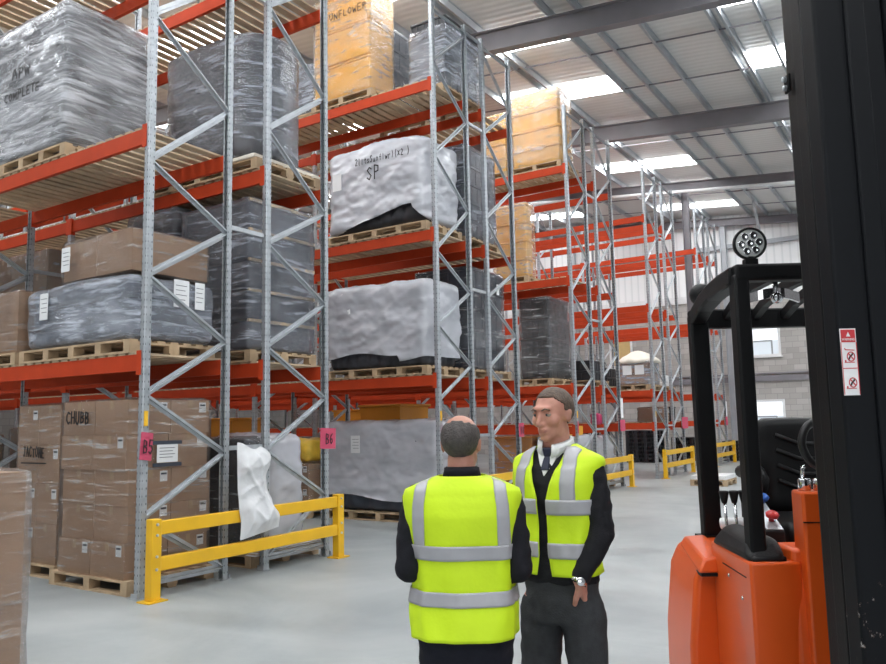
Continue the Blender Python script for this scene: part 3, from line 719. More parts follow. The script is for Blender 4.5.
t = wrapped_load('wrapped_coil_stack', 'round bulging stack of dark coils in glossy film on the second shelf between braced frames', 'wrapped coils', 'coil', xc+.02, xd-.08, 6.9, 8.85, z+.05, z+1.78, 3, 'bale', 'film_dark', 52, .52, .012, .012, (.012, 30), film_r=.53, rvar=.06)
C = Vector(t.location); o = MB().box(xc-.02, xd+.06, 6.84, 8.98, z, z+.05).build('base_board', M['white_cloth'], t, bevel=.01, label='pale base board'); o.location = -C
# ground, rear rack
z = base(0, xc+.02, xd+.02, 6.88, 8.1, 'pale grey wrapped stack behind the white sack')
wrapped_load('wrapped_bundle_load', 'pale grey wrapped rounded stack on the floor behind the white sack', 'wrapped load', 'bundle', xc+.36, xd-.16, 6.98, 8.05, z+.06, z+1.35, 2, 'crate_grey', 'sheet', 61, .2, .015, .02, film_r=.22)
t = thing('plank_bundle', 'loose pale planks lying on the pallet under the grey wrapped stack', 'planks', (xc+.3, 6.845, z), 0)
for i in range(5): 
    o = MB().box(-.3+.02*i, .95-.03*i, -.06+.018*(i % 2), .10, .0+.011*i, .010+.011*i).build('plank', M['slat' if i % 2 else 'white_trim'], t)
wrapped_load('wrapped_bundle_load', 'narrow black wrapped bundle just behind the top of the white sack', 'wrapped load', 'bundle', xc+.02, xc+.24, 6.98, 7.9, z, z+1.34, 1, 'bale', 'film', 63, .06)
bx = XA(1)+.06
z = base(0, bx, bx+1.0, 9.52, 10.62, 'cartons with yellow bags left of the low milky load')
carton_load('wrapped_carton_stack', 'brown cartons under yellow plastic bags, left of the pink B6 card', bx+.04, bx+.96, 9.55, 10.55, z, 2, .40, 2, 2, 'carton', 'film_card', 66)
for i, (y, s_) in enumerate(((9.80, .24), (10.28, .23))):
    o = blockmesh('yellow_bag', M['yellow_bag'], bx+.05, bx+.6, y-s_, y+s_-.02, z+.825, z+1.25, .14, .04, 5, 70+i, .05)
    tag(o, ('nearer' if i == 0 else 'farther') + ' bulging yellow plastic bag on the cartons beside the pink B6 card', 'bag', 'yellow bags on cartons')
# far bay of the nearest pair
z = base(1, xc, xd, 11.3, 13.0, 'dim stacked cartons with white labels deep in the second bay', True)
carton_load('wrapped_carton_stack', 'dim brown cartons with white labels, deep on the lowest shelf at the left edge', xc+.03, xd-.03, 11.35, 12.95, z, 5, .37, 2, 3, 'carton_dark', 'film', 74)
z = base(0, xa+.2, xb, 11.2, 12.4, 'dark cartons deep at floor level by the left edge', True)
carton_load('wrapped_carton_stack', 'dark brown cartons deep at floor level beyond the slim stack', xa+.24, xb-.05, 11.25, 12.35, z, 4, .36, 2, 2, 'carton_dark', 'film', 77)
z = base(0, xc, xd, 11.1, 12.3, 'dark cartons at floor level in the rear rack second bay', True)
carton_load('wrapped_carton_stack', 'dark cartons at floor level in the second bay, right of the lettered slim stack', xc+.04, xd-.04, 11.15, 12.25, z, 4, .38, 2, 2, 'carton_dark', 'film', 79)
# carton stack standing in the aisle at the left edge
pallet(1.29, 3.95, .0005, 1.1, 1.2, 'wooden pallet under the carton stack in the aisle at the lower left')
carton_load('wrapped_carton_stack', 'two tier wrapped carton stack in the aisle at the lower left corner', 1.33, 2.24, 4.04, 5.06, .145, 2, .645, 1, 1, 'carton', 'film_card', 83, labels=False, jit=.02)

# second pair, aisle side ------------------------------------------------------
xa, xb = XA(1)-.05, XA(1)+1.06
z = base(0, xa+.35, xb+.2, 6.95, 9.40, 'low milky sheeted load behind the balding man')
def hem0(x, y): return .38 + .05*math.sin(3*y)
t = wrapped_load('sheeted_load', 'wide milky plastic sheeted load on the floor to the left of the balding man', 'sheeted load', 'bundle', xa+.42, xb+.15, 7.0, 9.36, z, z+1.48, 2, 'crate_grey', 'sheet', 91, .1, .02, .03, (.03, 14), hem=hem0, film_r=.12, res=.08)
C = Vector(t.location); o = add_label(t, 'x', 8.55, 1.13, .2, .3, xa+.40, 0, 0, 0, 'paper_label', .05); o.location = -C
z = base(1, xa, xb, 6.88, 9.0, 'milky sheeted load on the lowest shelf')
def hem1(x, y): return z + (.22 if y > 7.4 else .12) + .04*math.sin(4*y)
t = wrapped_load('sheeted_load', 'milky sheeted load with a slanting crease, on the lowest shelf above the balding man', 'sheeted load', 'bundle', xa+.02, xb-.08, 6.92, 8.95, z, z+1.38, 2, 'bale', 'sheet', 95, .1, .02, .03, (.022, 26), hem=hem1, film_r=.12, res=.06)
C = Vector(t.location); o = add_label(t, 'x', 8.42, z+.95, .2, .36, xa+.0, 0, 0, 0, 'paper_label', .045); o.location = -C
z2 = base(2, xa, xb, 6.85, 9.0, 'milky sheeted load lettered SP')
def hem2(x, y):
    if x > xa+.25: return z2 + .03
    return z2 + (.02 + max(0, min(1, (8.8-y)/1.5))*.30 if y > 7.1 else .25*max(0, (y-6.85)/.25))
t = wrapped_load('sheeted_load', 'milky plastic sheeted load with handwriting, on the second shelf above the balding man', 'sheeted load', 'bundle', xa+.03, xb-.02, 6.9, 8.95, z2, z2+1.52, 2, 'black_plastic', 'sheet', 99, .16, .02, .035, (.022, 24), hem=hem2, film_r=.24, res=.06, sag=.10)
C = Vector(t.location)
o = writing('SP', (xa-.060, 8.02, z2+.86), (0, -1, 0), (0, 0, 1), .22, .15, .022, t, 11); o.location = -C
o = writing('2lltsSunflwr)(x20)', (xa-.060, 8.27, z2+1.16), (0, -1, 0), (0, 0, 1), .12, .065, .012, t, 12); o.location = -C
o = add_label(t, 'x', 8.60, z2+.80, .2, .3, xa, 0, 0, 0, 'paper_label', .045, False); o.location = -C
z = base(3, xa, xa+.70, 7.95, 9.35, 'tall amber wrapped load under the roof')
t = crate_load('wrapped_box_stack', 'tall honey coloured wrapped boxes with handwriting, on the top shelf nearest the camera', xa+.03, xa+.73, 8.0, 9.3, z, 3, .66, 'tote', 'film_tote', 'box', 101, None, .0, False, 'wrapped boxes', bev=.03)
C = Vector(t.location); o = writing('SUNFLOWER', (xa+.003, 9.02, z+1.50), (0, -1, 0), (0, 0, 1), .12, .11, .014, t, 14); o.location = -C
z = base(3, xa+.74, xb+.75, 8.0, 9.1, 'slate crates beside the honey coloured boxes')
crate_load('crate_stack', 'slate grey crates on the top shelf just right of the honey coloured boxes', xa+.80, xb+.72, 8.05, 9.05, z, 4, .36, 'crate_grey', 'film', 'crate', 105)
z = base(3, xa+.55, xb+.75, 6.82, 7.65, 'black ribbed bin stack at the top of the second pair')
t = crate_load('bin_stack', 'black ribbed wrapped bins with bare rims, top shelf, left of the large amber totes', xa+.68, xb+.72, 6.85, 7.6, z, 3, .44, 'black_plastic', 'film_mid', 'bin', 107, None, .03, True, 'bin stack', film_top=-.16)
z = base(3, xa+.2, xb, 9.45, 10.5, 'grey crate stack farther along the top shelf', True)
crate_load('crate_stack', 'grey crates wrapped in film, left of the honey coloured boxes on the top shelf', xa+.22, xb-.05, 9.5, 10.4, z, 3, .32, 'crate_grey', 'film_mid', 'crate', 109)
# second pair, rear rack
xe, xf = XBk(1)-.36, XBk(1)+.76
z = base(2, xe, xf+.05, 6.86, 8.1, 'slate crates beside the handwritten sheeted load', True)
crate_load('crate_stack', 'slate wrapped crate stack on the second shelf, right of the handwritten sheeted load', xe+.02, xf-.02, 6.9, 8.05, z, 5, .34, 'crate_grey', 'film_dark', 'crate', 113)
z = base(1, xe+.02, xf+.35, 6.86, 8.1, 'slate crates beside the lower sheeted load', True)
t = crate_load('crate_stack', 'slate wrapped crate stack on the lowest shelf, right of the creased sheeted load', xe+.05, xf+.2, 6.9, 8.05, z, 5, .365, 'crate_grey', 'film', 'crate', 115)
C = Vector(t.location); o = add_label(t, 'y', xf-.12, z+1.42, .1, .2, 0, 0, 6.9, 0, 'paper_label', .03, False); o.location = -C
xe, xf = XBk(1)-.03, XBk(1)+1.06
z = base(0, xe, xf, 8.6, 9.75, 'orange totes behind the low milky load', True)
crate_load('tote_stack', 'orange tote boxes on the floor behind the low milky load, nearer of the two', xe+.03, xf-.03, 8.65, 9.7, z, 3, .62, 'tote_dark', None, 'tote', 121, None, .055, False)
z = base(0, XA(2)+.02, XA(2)+1.0, 12.25, 13.7, 'orange totes left of the nearer orange totes', True)
crate_load('tote_stack', 'orange tote boxes on the floor seen over the left part of the low milky load', XA(2)+.05, XA(2)+.95, 12.3, 13.65, z, 3, .62, 'tote_dark', None, 'tote', 122, None, .055, False)
z = base(0, xe, xf, 13.2, 14.7, 'distant orange totes seen over the pale grey stack', True)
crate_load('tote_stack', 'distant orange tote boxes seen between the braced frames above the pale grey stack', xe+.03, xf-.03, 13.25, 14.65, z, 3, .56, 'tote_dark', None, 'tote', 123, None, .055, False)
z = base(1, XA(1)+.1, XA(1)+1.0, 17.3, 18.6, 'orange load far down the first aisle', True)
crate_load('tote_stack', 'orange tote boxes far down the first aisle, low at the left', XA(1)+.12, XA(1)+.98, 17.4, 18.5, z+.0, 3, .6, 'tote_dark', None, 'tote', 124, None, .055, False)
z = base(1, xe, xf, 8.35, 9.4, 'brown cartons behind the slate crates', True)
carton_load('wrapped_carton_stack', 'brown cartons on the lowest shelf seen just right of the slate crates', xe+.1, xf-.04, 8.4, 9.3, z, 2, .4, 2, 2, 'carton', 'film_card', 125)

# third pair --------------------------------------------------------------------
xa, xb = XA(2)-.05, XA(2)+1.05
z = base(3, xa+.08, xb, 6.84, 8.15, 'large amber totes on the top shelf')
crate_load('tote_stack', 'large amber wrapped totes on the top shelf in the middle of the picture', xa+.1, xa+.78, 6.85, 8.1, z, 4, .435, 'tote', 'film_tote', 'tote', 131, None, .055, False, bev=.03)
z = base(3, xa+.08, xb, 8.2, 9.0, 'smaller amber totes left of the large amber totes', True)
crate_load('tote_stack', 'amber totes topped by a bag, left of the large amber totes on the top shelf', xa+.1, xa+.8, 8.22, 8.85, z-.144+.145, 4, .36, 'tote', 'film_tote', 'tote', 133, None, .055, False, bev=.03)
z = base(2, xa+.08, xb-.3, 7.75, 8.75, 'amber totes on the second shelf')
crate_load('tote_stack', 'amber wrapped totes on the second shelf directly under the large amber totes', xa+.1, xa+.50, 7.75, 8.65, z, 4, .43, 'tote', 'film_tote', 'tote', 135, None, .055, False, bev=.03)
z = base(1, xa+.08, xb+.3, 7.25, 8.1, 'black crates above the taller man')
crate_load('crate_stack', 'black wrapped crates on the lowest shelf above the taller man', xa+.12, xb+.18, 7.3, 8.02, z, 4, .46, 'black_plastic', 'film', 'crate', 137)
z = base(0, xa, xb, 7.75, 8.9, 'orange totes behind the taller man', True)
crate_load('tote_stack', 'orange tote boxes on the floor between the two men', xa+.1, xb-.05, 7.8, 8.75, z, 2, .565, 'tote_dark', 'film', 'tote', 139, None, .055, False)
xe, xf = XBk(2)-.03, XBk(2)+1.05
z = base(0, XA(2)+.1, XA(2)+1.1, 6.85, 7.7, 'wrapped cartons just right of the taller man', True)
t = wrapped_load('sheeted_load', 'pale wrapped cartons with an amber box on top, just behind the taller man', 'wrapped load', 'bundle', XA(2)+.12, XA(2)+1.05, 6.87, 7.65, z, z+1.08, 2, 'carton', 'sheet', 141, .05)
o = carton_mesh(.8, .7, .22, 'tote').build('carton', [M['tote'], M['tape']], t); o.location = (-.42, -.3, 1.12)
z = base(0, xe, xf, 6.9, 7.9, 'grey wrapped drums by the third barrier', True)
wrapped_load('sheeted_load', 'grey sheeted load on the floor just left of the end of the third barrier', 'sheeted load', 'bundle', xe+.05, xf-.05, 6.93, 7.85, z, z+1.02, 2, 'crate_grey', 'sheet', 143, .1)
z = base(1, xe, xf, 6.95, 8.4, 'flat black trays behind the taller man', True)
crate_load('tray_stack', 'flat black trays on the lowest shelf right of the black crates', xe+.05, xf-.05, 7.0, 8.35, z, 2, .24, 'black_plastic', None, 'tray', 145)
o = blockmesh('film_bundle', M['magenta'], xe+.45, xe+.72, 7.0, 7.25, 1.49, 1.76, .08, .03, 6, 5, .06); tag(o, 'small magenta wrapped bundle on the low beam right of the taller man', 'bundle')
# fourth pair
xa, xb = XA(3)-.02, XA(3)+1.05
z = base(1, xa+.05, xb, 6.82, 7.75, 'cream covered load on the bare rack')
t = wrapped_load('covered_load', 'wrapped pale cartons under a cream cloth cover on the bare rack', 'covered load', 'carton', xa+.1, xb-.05, 6.85, 7.68, z, z+.64, 2, 'carton', 'film_mid', 151, .03)
C = Vector(t.location); m = MB().lathe([(.60, -.05), (.61, .0), (.57, .05), (.47, .12), (.33, .20), (.20, .27), (.09, .30), (.01, .305)], ((xa+xb)/2+.02, 7.265, z+.66), 36)
m.v = [(x_, y_, zz_ + .05*noise.noise(Vector((x_*5, y_*5, zz_*3)))) for x_, y_, zz_ in m.v]
o = m.build('cloth_cover', M['white_cloth'], t, smooth=True); o.location = -C; o['label'] = 'cream cloth cover'
for u in (6.95, 7.3):
    o = add_label(t, 'x', u, z+.28, .26, .26, xa+.1, 0, 0, 0, 'paper_label', .05, False); o.location = -C
z = base(1, xa+.05, xb, 8.0, 9.2, 'black flat boxes left of the cream covered load', True)
crate_load('tray_stack', 'flat black boxes on the bare rack left of the cream covered load', xa+.08, xb-.05, 8.05, 9.1, z, 2, .26, 'black_plastic', None, 'tray', 155)
xe, xf = XBk(3)-.03, XBk(3)+1.05
z = base(1, xe, xf, 6.9, 7.8, 'white flat packs right of the cream covered load', True)
for i in range(3):
    o = MB().box(xe+.1, xf-.05, 6.95, 7.7, z+.002+.11*i, z+.106+.11*i).build('flat_pack', M['white_trim'], bevel=.01); tag(o, ('bottom', 'middle', 'top')[i] + ' white flat pack of the three on the bare rack left of the guard post', 'flat pack', 'white flat packs')
carton_load('wrapped_carton_stack', 'small brown cartons standing on the low beam level behind the third barrier', xe+.05, xe+.5, 6.95, 7.75, 1.484+DECK_T, 1, .42, 2, 1, 'carton', None or 'film', 157)
crate_load('tray_stack', 'black box on the low beam level just left of the guard post', xe+.56, xf-.04, 6.9, 7.8, 1.484+DECK_T, 1, .45, 'black_plastic', None, 'tray', 158)
# stacks of black plastic pallets on the floor before the far wall
_pp = {}
def plastic_pallet():
    m = MB(); lx, ly = .95, 1.15
    m.box(0, lx, 0, ly, .118, .145)
    for i in range(3):
        for j in range(4): m.box(.0+(lx-.12)*i/2, .12+(lx-.12)*i/2, (ly-.11)*j/3, .11+(ly-.11)*j/3, .025, .118)
    for i in range(3): m.box((lx-.12)*i/2, .12+(lx-.12)*i/2, 0, ly, 0, .025)
    return m.mesh('plastic_pallet', M['black_plastic'])
PPM = plastic_pallet()
for s, (x, y, n, nm) in enumerate(((27.86, 8.95, 8, 'the tall stack right of the taller man'), (27.86, 11.05, 8, 'the stack behind the third barrier end'), (29.0, 7.6, 6, 'the stack behind the small fourth barrier'), (29.6, 5.9, 5, 'the stack behind the farthest barrier'))):
    for k in range(n):
        o = link('plastic_pallet', PPM); o.location = (x, y, .0005+.1455*k)
        pos = 'top' if k == n-1 else ('bottom' if k == 0 else '%s from the floor' % ('', 'second', 'third', 'fourth', 'fifth', 'sixth', 'seventh')[k])
        tag(o, 'black plastic pallet, %s in %s' % (pos, nm), 'pallet', 'black plastic pallets by the far wall')
pallet(18.9, 4.45, .0005, 1.0, .85, 'wooden pallet of white sheets behind the truck levers', True)
for i in range(2):
    o = MB().box(18.92, 19.88, 4.47, 5.27, .146+.05*i, .194+.05*i).build('board_sheet', M['white_trim'], bevel=.005); tag(o, ('lower', 'upper')[i] + ' white board sheet on the floor pallet behind the truck levers', 'board', 'white sheets on the floor pallet')
o = blockmesh('film_scrap', M['bag'], 19.0, 19.4, 4.9, 5.2, .246, .36, .09, .05, 6, 6, .05); tag(o, 'crumpled white film scrap on the white board sheets', 'film scrap')
# location cards -----------------------------------------------------------------
def card(x, text, label, w=.26, h=.27, yaw=0, x_off=0, tilt=0):
    y = Y0-.062 - (.07 if yaw > .5 else 0)
    t = thing('location_card', label, 'sign', (x, y, 1.46), 0, 'pink location cards on the uprights')
    t.rotation_euler = (0, tilt, yaw)
    m = MB(); n = 8
    vs = []; 
    for i in range(n+1):
        for j in (0, 1):
            u = -w/2+w*i/n; vs.append((u, -.012*math.sin(PI*i/n)*1.0, -h/2+h*j))
    fs = [(2*i, 2*i+2, 2*i+3, 2*i+1) for i in range(n)]
    o = m.add(vs, fs).build('card_sheet', M['pink'], t); s = o.modifiers.new('solid', 'SOLIDIFY'); s.thickness = .003
    if text:
        writing(text, (-.080, -.0165, -.07), (1, 0, 0), (0, 0, 1), .14, .092, .011, t, 3, 'printed_code', 'ink')
    return t
card(XA(0)+.0, 'B5', 'pink card reading B5 on the nearest upright at the left', .2, .27, .35, 0, .10)
card(X0+CO-.01, 'B6', 'pink card reading B6 on the upright at the right end of the long barrier', .34, .26, .12, 0, .03)
card(XA(1)+.02, 'B7', 'narrow turned pink card on the upright behind the balding man', .2, .27, 1.0)
card(XA(1)+CO, 'B8', 'pink card reading B8 on the upright left of the taller man', .26, .25, .1)
card(XA(2)-.02, '', 'pink card edge on the upright at the right of the taller man', .14, .26, .3)
card(XA(2)+CO, '', 'pink card below the white strip label on the upright right of the taller man', .34, .27, .0)
card(XA(3)+CO, '', 'pink card on the upright above the third barrier, left of the guard post', .62, .34, .0)
card(XA(4)+CO-.1, '', 'farthest pink card, on the last upright before the far wall', .34, .3, .0)
o = MB().box(X0+2*PITCH+CO-.085, X0+2*PITCH+CO+.085, Y0-.06, Y0-.055, 1.64, 2.12).build('strip_label', M['paper']); tag(o, 'white strip label on the upright above a pink card, right of the taller man', 'label')
o = MB().box(X0+4*PITCH+CO-.12, X0+4*PITCH+CO+.05, Y0-.06, Y0-.055, 1.62, 2.15).build('strip_label', M['paper']); tag(o, 'white strip label on the farthest upright above the farthest pink card', 'label')
# white sack hung on the long barrier ----------------------------------------------
def sack():
    """flat empty sack draped over the top rail: outline in the barrier plane, rumpled through its thickness"""
    y0 = Y0-.235-.036; xs = X0+.985
    L_ = [(0.42, .02), (.60, .03), (.80, .0), (1.0, -.02), (1.2, -.03), (1.36, -.035), (1.475, -.03)]
    R_ = [(0.50, .60), (.62, .62), (.80, .50), (.95, .42), (1.08, .40), (1.22, .46), (1.32, .47), (1.385, .40), (1.42, .30)]
    def side(P, z):
        z = max(P[0][0], min(P[-1][0], z))
        for a, b in zip(P[:-1], P[1:]):
            if z <= b[0]: t_ = (z-a[0])/(b[0]-a[0]); t_ = t_*t_*(3-2*t_); return a[1]+(b[1]-a[1])*t_
    nu, nz = 26, 48; m = MB(); ids = {}
    for sd in (0, 1):
        for k in range(nz+1):
            for i in range(nu+1):
                t_ = i/nu; zl = .42+(1.475-.42)*k/nz; zr = .50+(1.425-.50)*k/nz
                xl = side(L_, zl); xr = side(R_, zr); x = xl+(xr-xl)*t_; z = zl+(zr-zl)*t_ - .035*math.sin(PI*t_)*(k/nz)**4 + .02*math.sin(PI*t_*2)*(k/nz)
                ed = min(1, 5*min(t_, 1-t_))*min(1, 6*min(k/nz, 1-k/nz)+.12); ed = ed**.6
                th = (.025+.05*math.exp(-((z-.66)/.16)**2)+.045*math.exp(-((z-1.25)/.16)**2))*ed
                c1 = (1-abs(noise.noise(Vector((x*5+z*2.2, 3, z*1.7)))))**6; c2 = (1-abs(noise.noise(Vector((x*3-z*3.2, 8, z*2.5)))))**8
                y = -th - .030*c1*ed - .022*c2*ed if sd == 0 else -.004*ed
                key = (sd, k, i)
                if i in (0, nu) or k in (0, nz):
                    key = (0, k, i); y = -.02
                    if key in ids: continue
                ids[key] = len(m.v); m.v.append((xs+x, y0+y-.004, z))
    def vid(sd, k, i): return ids[(0, k, i)] if (i in (0, nu) or k in (0, nz)) else ids[(sd, k, i)]
    for sd in (0, 1):
        for k in range(nz):
            for i in range(nu):
                q = (vid(sd, k, i), vid(sd, k, i+1), vid(sd, k+1, i+1), vid(sd, k+1, i)); m.f.append(q if sd == 0 else q[::-1]); m.m.append(0)
    o = m.build('white_sack', M['bag'], smooth=True)
    s = o.modifiers.new('sub', 'SUBSURF'); s.levels = 1; s.render_levels = 1
    tag(o, 'empty white sack hanging over the long yellow barrier', 'sack'); return o
sack()
# ------------------------------------------------------------------ reach truck
TU, TV = 1.75, 3.5
_ou = Vector((math.cos(YAW), -math.sin(YAW), 0)); _ov = Vector((math.sin(YAW), math.cos(YAW), 0))
truck = thing('reach_truck', 'orange and black reach truck with a tall black mast filling the right side', 'forklift truck', _ou*TU + _ov*TV, -YAW)
def T(u, v, z): return (u-TU, v-TV, z)
def tp(poly, z0, z1, top=None):
    """plan polygon extruded in z, optional different top polygon"""
    m = MB(); n = len(poly); top = top or poly
    vs = [T(u, v, z0) for u, v in poly] + [T(u, v, z1) for u, v in top]
    m.add(vs, [tuple(range(n-1, -1, -1)), tuple(range(n, 2*n))] + [(i, (i+1) % n, n+(i+1) % n, n+i) for i in range(n)]); return m
def tsec(sec, v0, v1, sec1=None):
    """section in (u, z) extruded along v"""
    m = MB(); n = len(sec); sec1 = sec1 or sec
    vs = [T(u, v0, z) for u, z in sec] + [T(u, v1, z) for u, z in sec1]
    m.add(vs, [tuple(range(n)), tuple(range(2*n-1, n-1, -1))] + [(i, n+i, n+(i+1) % n, (i+1) % n) for i in range(n)]); return m
# battery side panel at the far left
far = tsec([(1.16, .2), (1.165, .55), (1.20, .86), (1.245, .955), (1.34, .985), (2.3, .985), (2.3, .2)], 3.86, 4.42, [(1.20, .2), (1.205, .55), (1.24, .86), (1.285, .955), (1.38, .985), (2.3, .985), (2.3, .2)]).build('battery_cover', M['t_orange'], truck, bevel=.03, seg=3)
tsec([(1.22, .2), (1.225, .55), (1.27, .86), (1.33, .965), (2.3, .965), (2.3, .2)], 4.40, 4.60, [(1.40, .2), (1.405, .55), (1.44, .84), (1.48, .92), (2.3, .92), (2.3, .2)]).build('tail_panel', M['t_orange'], truck, bevel=.02)
# sloping hinged lid on the panel
MB().hexa([T(1.20, 3.80, .90), T(1.36, 3.80, .90), T(1.42, 4.36, .97), T(1.28, 4.36, .95), T(1.235, 3.82, .965), T(1.37, 3.82, .985), T(1.42, 4.36, 1.0), T(1.31, 4.36, .995)]).build('hinged_lid', M['t_orange'], truck, bevel=.012, label='glossy orange sloping lid')
tp([(1.215, 3.805), (1.36, 3.80), (1.36, 3.90), (1.22, 3.9)], .885, .90).build('lid_gap', M['t_black'], truck, label='dark gap under the lid')
# front body box
body = tp([(1.258, 3.30), (1.40, 3.285), (1.47, 3.29), (1.50, 3.9), (1.30, 3.9), (1.29, 3.76)], .2, 1.04).build('front_body', M['t_orange'], truck, bevel=.012, seg=3)
m = MB()
for (u, v, z) in ((1.276, 3.60, .93), (1.265, 3.42, .87), (1.275, 3.58, .5), (1.262, 3.36, .55)):
    m2 = MB().lathe([(.009, 0), (.009, .004), (.004, .007)], T(u, v, z), 10, axis=(-1, 0, 0)).build('screw', M['chrome'], body, smooth=True)
m = MB(); m.hexa([T(1.268, 3.36, .965), T(1.260, 3.36, .965), T(1.282, 3.7, .965), T(1.29, 3.7, .965), T(1.268, 3.36, .969), T(1.260, 3.36, .969), T(1.282, 3.7, .969), T(1.29, 3.7, .969)]); m.build('panel_seam', M['t_black'], body)
# shoulder piece and hydraulic tank column
tp([(1.42, 3.26), (1.52, 3.24), (1.56, 3.5), (1.43, 3.5)], .2, .62).build('side_fairing', M['t_orange'], truck, bevel=.02)
tp([(1.425, 3.27), (1.52, 3.25), (1.56, 3.5), (1.43, 3.5)], .60, 1.09, [(1.44, 3.31), (1.54, 3.29), (1.56, 3.5), (1.445, 3.5)]).build('inner_fairing', M['t_orange'], truck, bevel=.015)
MB().lathe([(.010, 0), (.010, .006), (.005, .009)], T(1.478, 3.256, .72), 10, axis=(0, -1, 0)).build('screw', M['chrome'], truck, smooth=True)
tp([(1.465, 3.235), (1.60, 3.22), (1.62, 3.36), (1.478, 3.37)], .2, 1.33).build('tank_column', M['t_orange'], truck, bevel=.012, seg=3)
tp([(1.463, 3.232), (1.602, 3.217), (1.603, 3.225), (1.464, 3.24)], 1.205, 1.210).build('tank_seam', M['t_black'], truck)
for (u, v) in ((1.508, 3.30), (1.565, 3.285)):
    MB().lathe([(.026, 1.33), (.026, 1.375), (.022, 1.38), (.012, 1.381)], T(u, v, 0), 16).build('filler_cap', M['chrome'], truck, smooth=True)
MB().tube([T(1.505, 3.31, 1.38), T(1.508, 3.31, 1.42), T(1.52, 3.31, 1.43)], .008, 8).build('pipe_stub', M['chrome'], truck, smooth=True)
# black control pod
MB().hexa([T(1.248, 3.30, 1.035), T(1.425, 3.285, 1.035), T(1.44, 3.86, 1.035), T(1.275, 3.86, 1.035), T(1.285, 3.38, 1.13), T(1.41, 3.37, 1.13), T(1.425, 3.80, 1.135), T(1.34, 3.80, 1.135)]).build('control_pod', M['t_plastic'], truck, bevel=.035, seg=4)
MB().lathe([(.009, 0), (.009, .006), (.004, .009)], T(1.318, 3.5, 1.10), 10, axis=(-1, 0, .4)).build('screw', M['chrome'], truck, smooth=True)
# overhead guard
def post(pts, wu, wv, name='guard_post'):
    m = MB(); n = len(pts)
    for a, b in zip(pts[:-1], pts[1:]):
        m.hexa([T(a[0]-wu/2, a[1]-wv/2, a[2]), T(a[0]+wu/2, a[1]-wv/2, a[2]), T(a[0]+wu/2, a[1]+wv/2, a[2]), T(a[0]-wu/2, a[1]+wv/2, a[2]),
                T(b[0]-wu/2, b[1]-wv/2, b[2]), T(b[0]+wu/2, b[1]-wv/2, b[2]), T(b[0]+wu/2, b[1]+wv/2, b[2]), T(b[0]-wu/2, b[1]+wv/2, b[2])])
    return m.build(name, M['t_black'], truck, bevel=.012, seg=3)
ZR = 2.277
post([(1.314, 3.37, 1.04), (1.325, 3.40, 1.6), (1.338, 3.43, ZR)], .068, .08)
p = post([(1.475, 4.40, .98), (1.465, 4.40, ZR-.05)], .10, .08)
MB().prism([(1.52, .98), (1.60, .98), (1.565, 1.0), (1.535, 1.03), (1.52, 1.10)], 4.36, 4.44, conv=lambda a, b, c: T(a, c, b)).build('gusset', M['t_black'], p)
MB().box(1.40-TU, 1.60-TU, 4.34-TV, 4.46-TV, .98, .992).build('foot_plate', M['t_black'], p)
post([(2.22, 3.37, 1.05), (2.20, 3.43, ZR)], .085, .09); post([(2.25, 4.40, .98), (2.25, 4.40, ZR-.05)], .10, .08)
MB().box(1.275-TU, 1.42-TU, 3.31-TV, 3.45-TV, 1.035, 1.06).build('post_foot', M['t_plastic'], truck, bevel=.01)
m = MB()
m.hexa([T(1.31, 3.385, ZR-.03), T(2.26, 3.36, ZR-.03), T(2.26, 3.46, ZR-.03), T(1.31, 3.47, ZR-.03), T(1.31, 3.385, ZR+.045), T(2.26, 3.36, ZR+.045), T(2.26, 3.46, ZR+.045), T(1.31, 3.47, ZR+.045)])
m.build('guard_front_rail', M['t_black'], truck, bevel=.015, seg=3)
m = MB()
arch = [(1.34, 3.43, ZR+.005), (1.37, 3.68, ZR+.012), (1.40, 3.92, ZR+.008), (1.435, 4.17, ZR-.012), (1.465, 4.41, ZR-.065)]
for a, b in zip(arch[:-1], arch[1:]):
    m.hexa([T(a[0]-.045, a[1], a[2]-.05), T(a[0]+.045, a[1], a[2]-.05), T(b[0]+.045, b[1], b[2]-.05), T(b[0]-.045, b[1], b[2]-.05), T(a[0]-.045, a[1], a[2]+.035), T(a[0]+.045, a[1], a[2]+.035), T(b[0]+.045, b[1], b[2]+.035), T(b[0]-.045, b[1], b[2]+.035)])
m.build('guard_side_rail', M['t_black'], truck, bevel=.012)
m = MB()
for a, b in zip(arch[:-1], arch[1:]):
    o_ = .82
    m.hexa([T(a[0]+o_-.045, a[1], a[2]-.05), T(a[0]+o_+.045, a[1], a[2]-.05), T(b[0]+o_+.045, b[1], b[2]-.05), T(b[0]+o_-.045, b[1], b[2]-.05), T(a[0]+o_-.045, a[1], a[2]+.035), T(a[0]+o_+.045, a[1], a[2]+.035), T(b[0]+o_+.045, b[1], b[2]+.035), T(b[0]+o_-.045, b[1], b[2]+.035)])
m.build('guard_side_rail', M['t_black'], truck, bevel=.012)
MB().box(1.42-TU, 2.30-TU, 4.37-TV, 4.45-TV, ZR-.13, ZR-.02).build('guard_rear_rail', M['t_black'], truck, bevel=.012)
for k in range(4):
    m = MB(); q = .165*(k+1)
    for a, b in zip(arch[:-1], arch[1:]):
        m.hexa([T(a[0]+q-.02, a[1], a[2]-.03), T(a[0]+q+.02, a[1], a[2]-.03), T(b[0]+q+.02, b[1], b[2]-.03), T(b[0]+q-.02, b[1], b[2]-.03), T(a[0]+q-.02, a[1], a[2]+.02), T(a[0]+q+.02, a[1], a[2]+.02), T(b[0]+q+.02, b[1], b[2]+.02), T(b[0]+q-.02, b[1], b[2]+.02)])
    m.build('guard_bar', M['t_black'], truck)
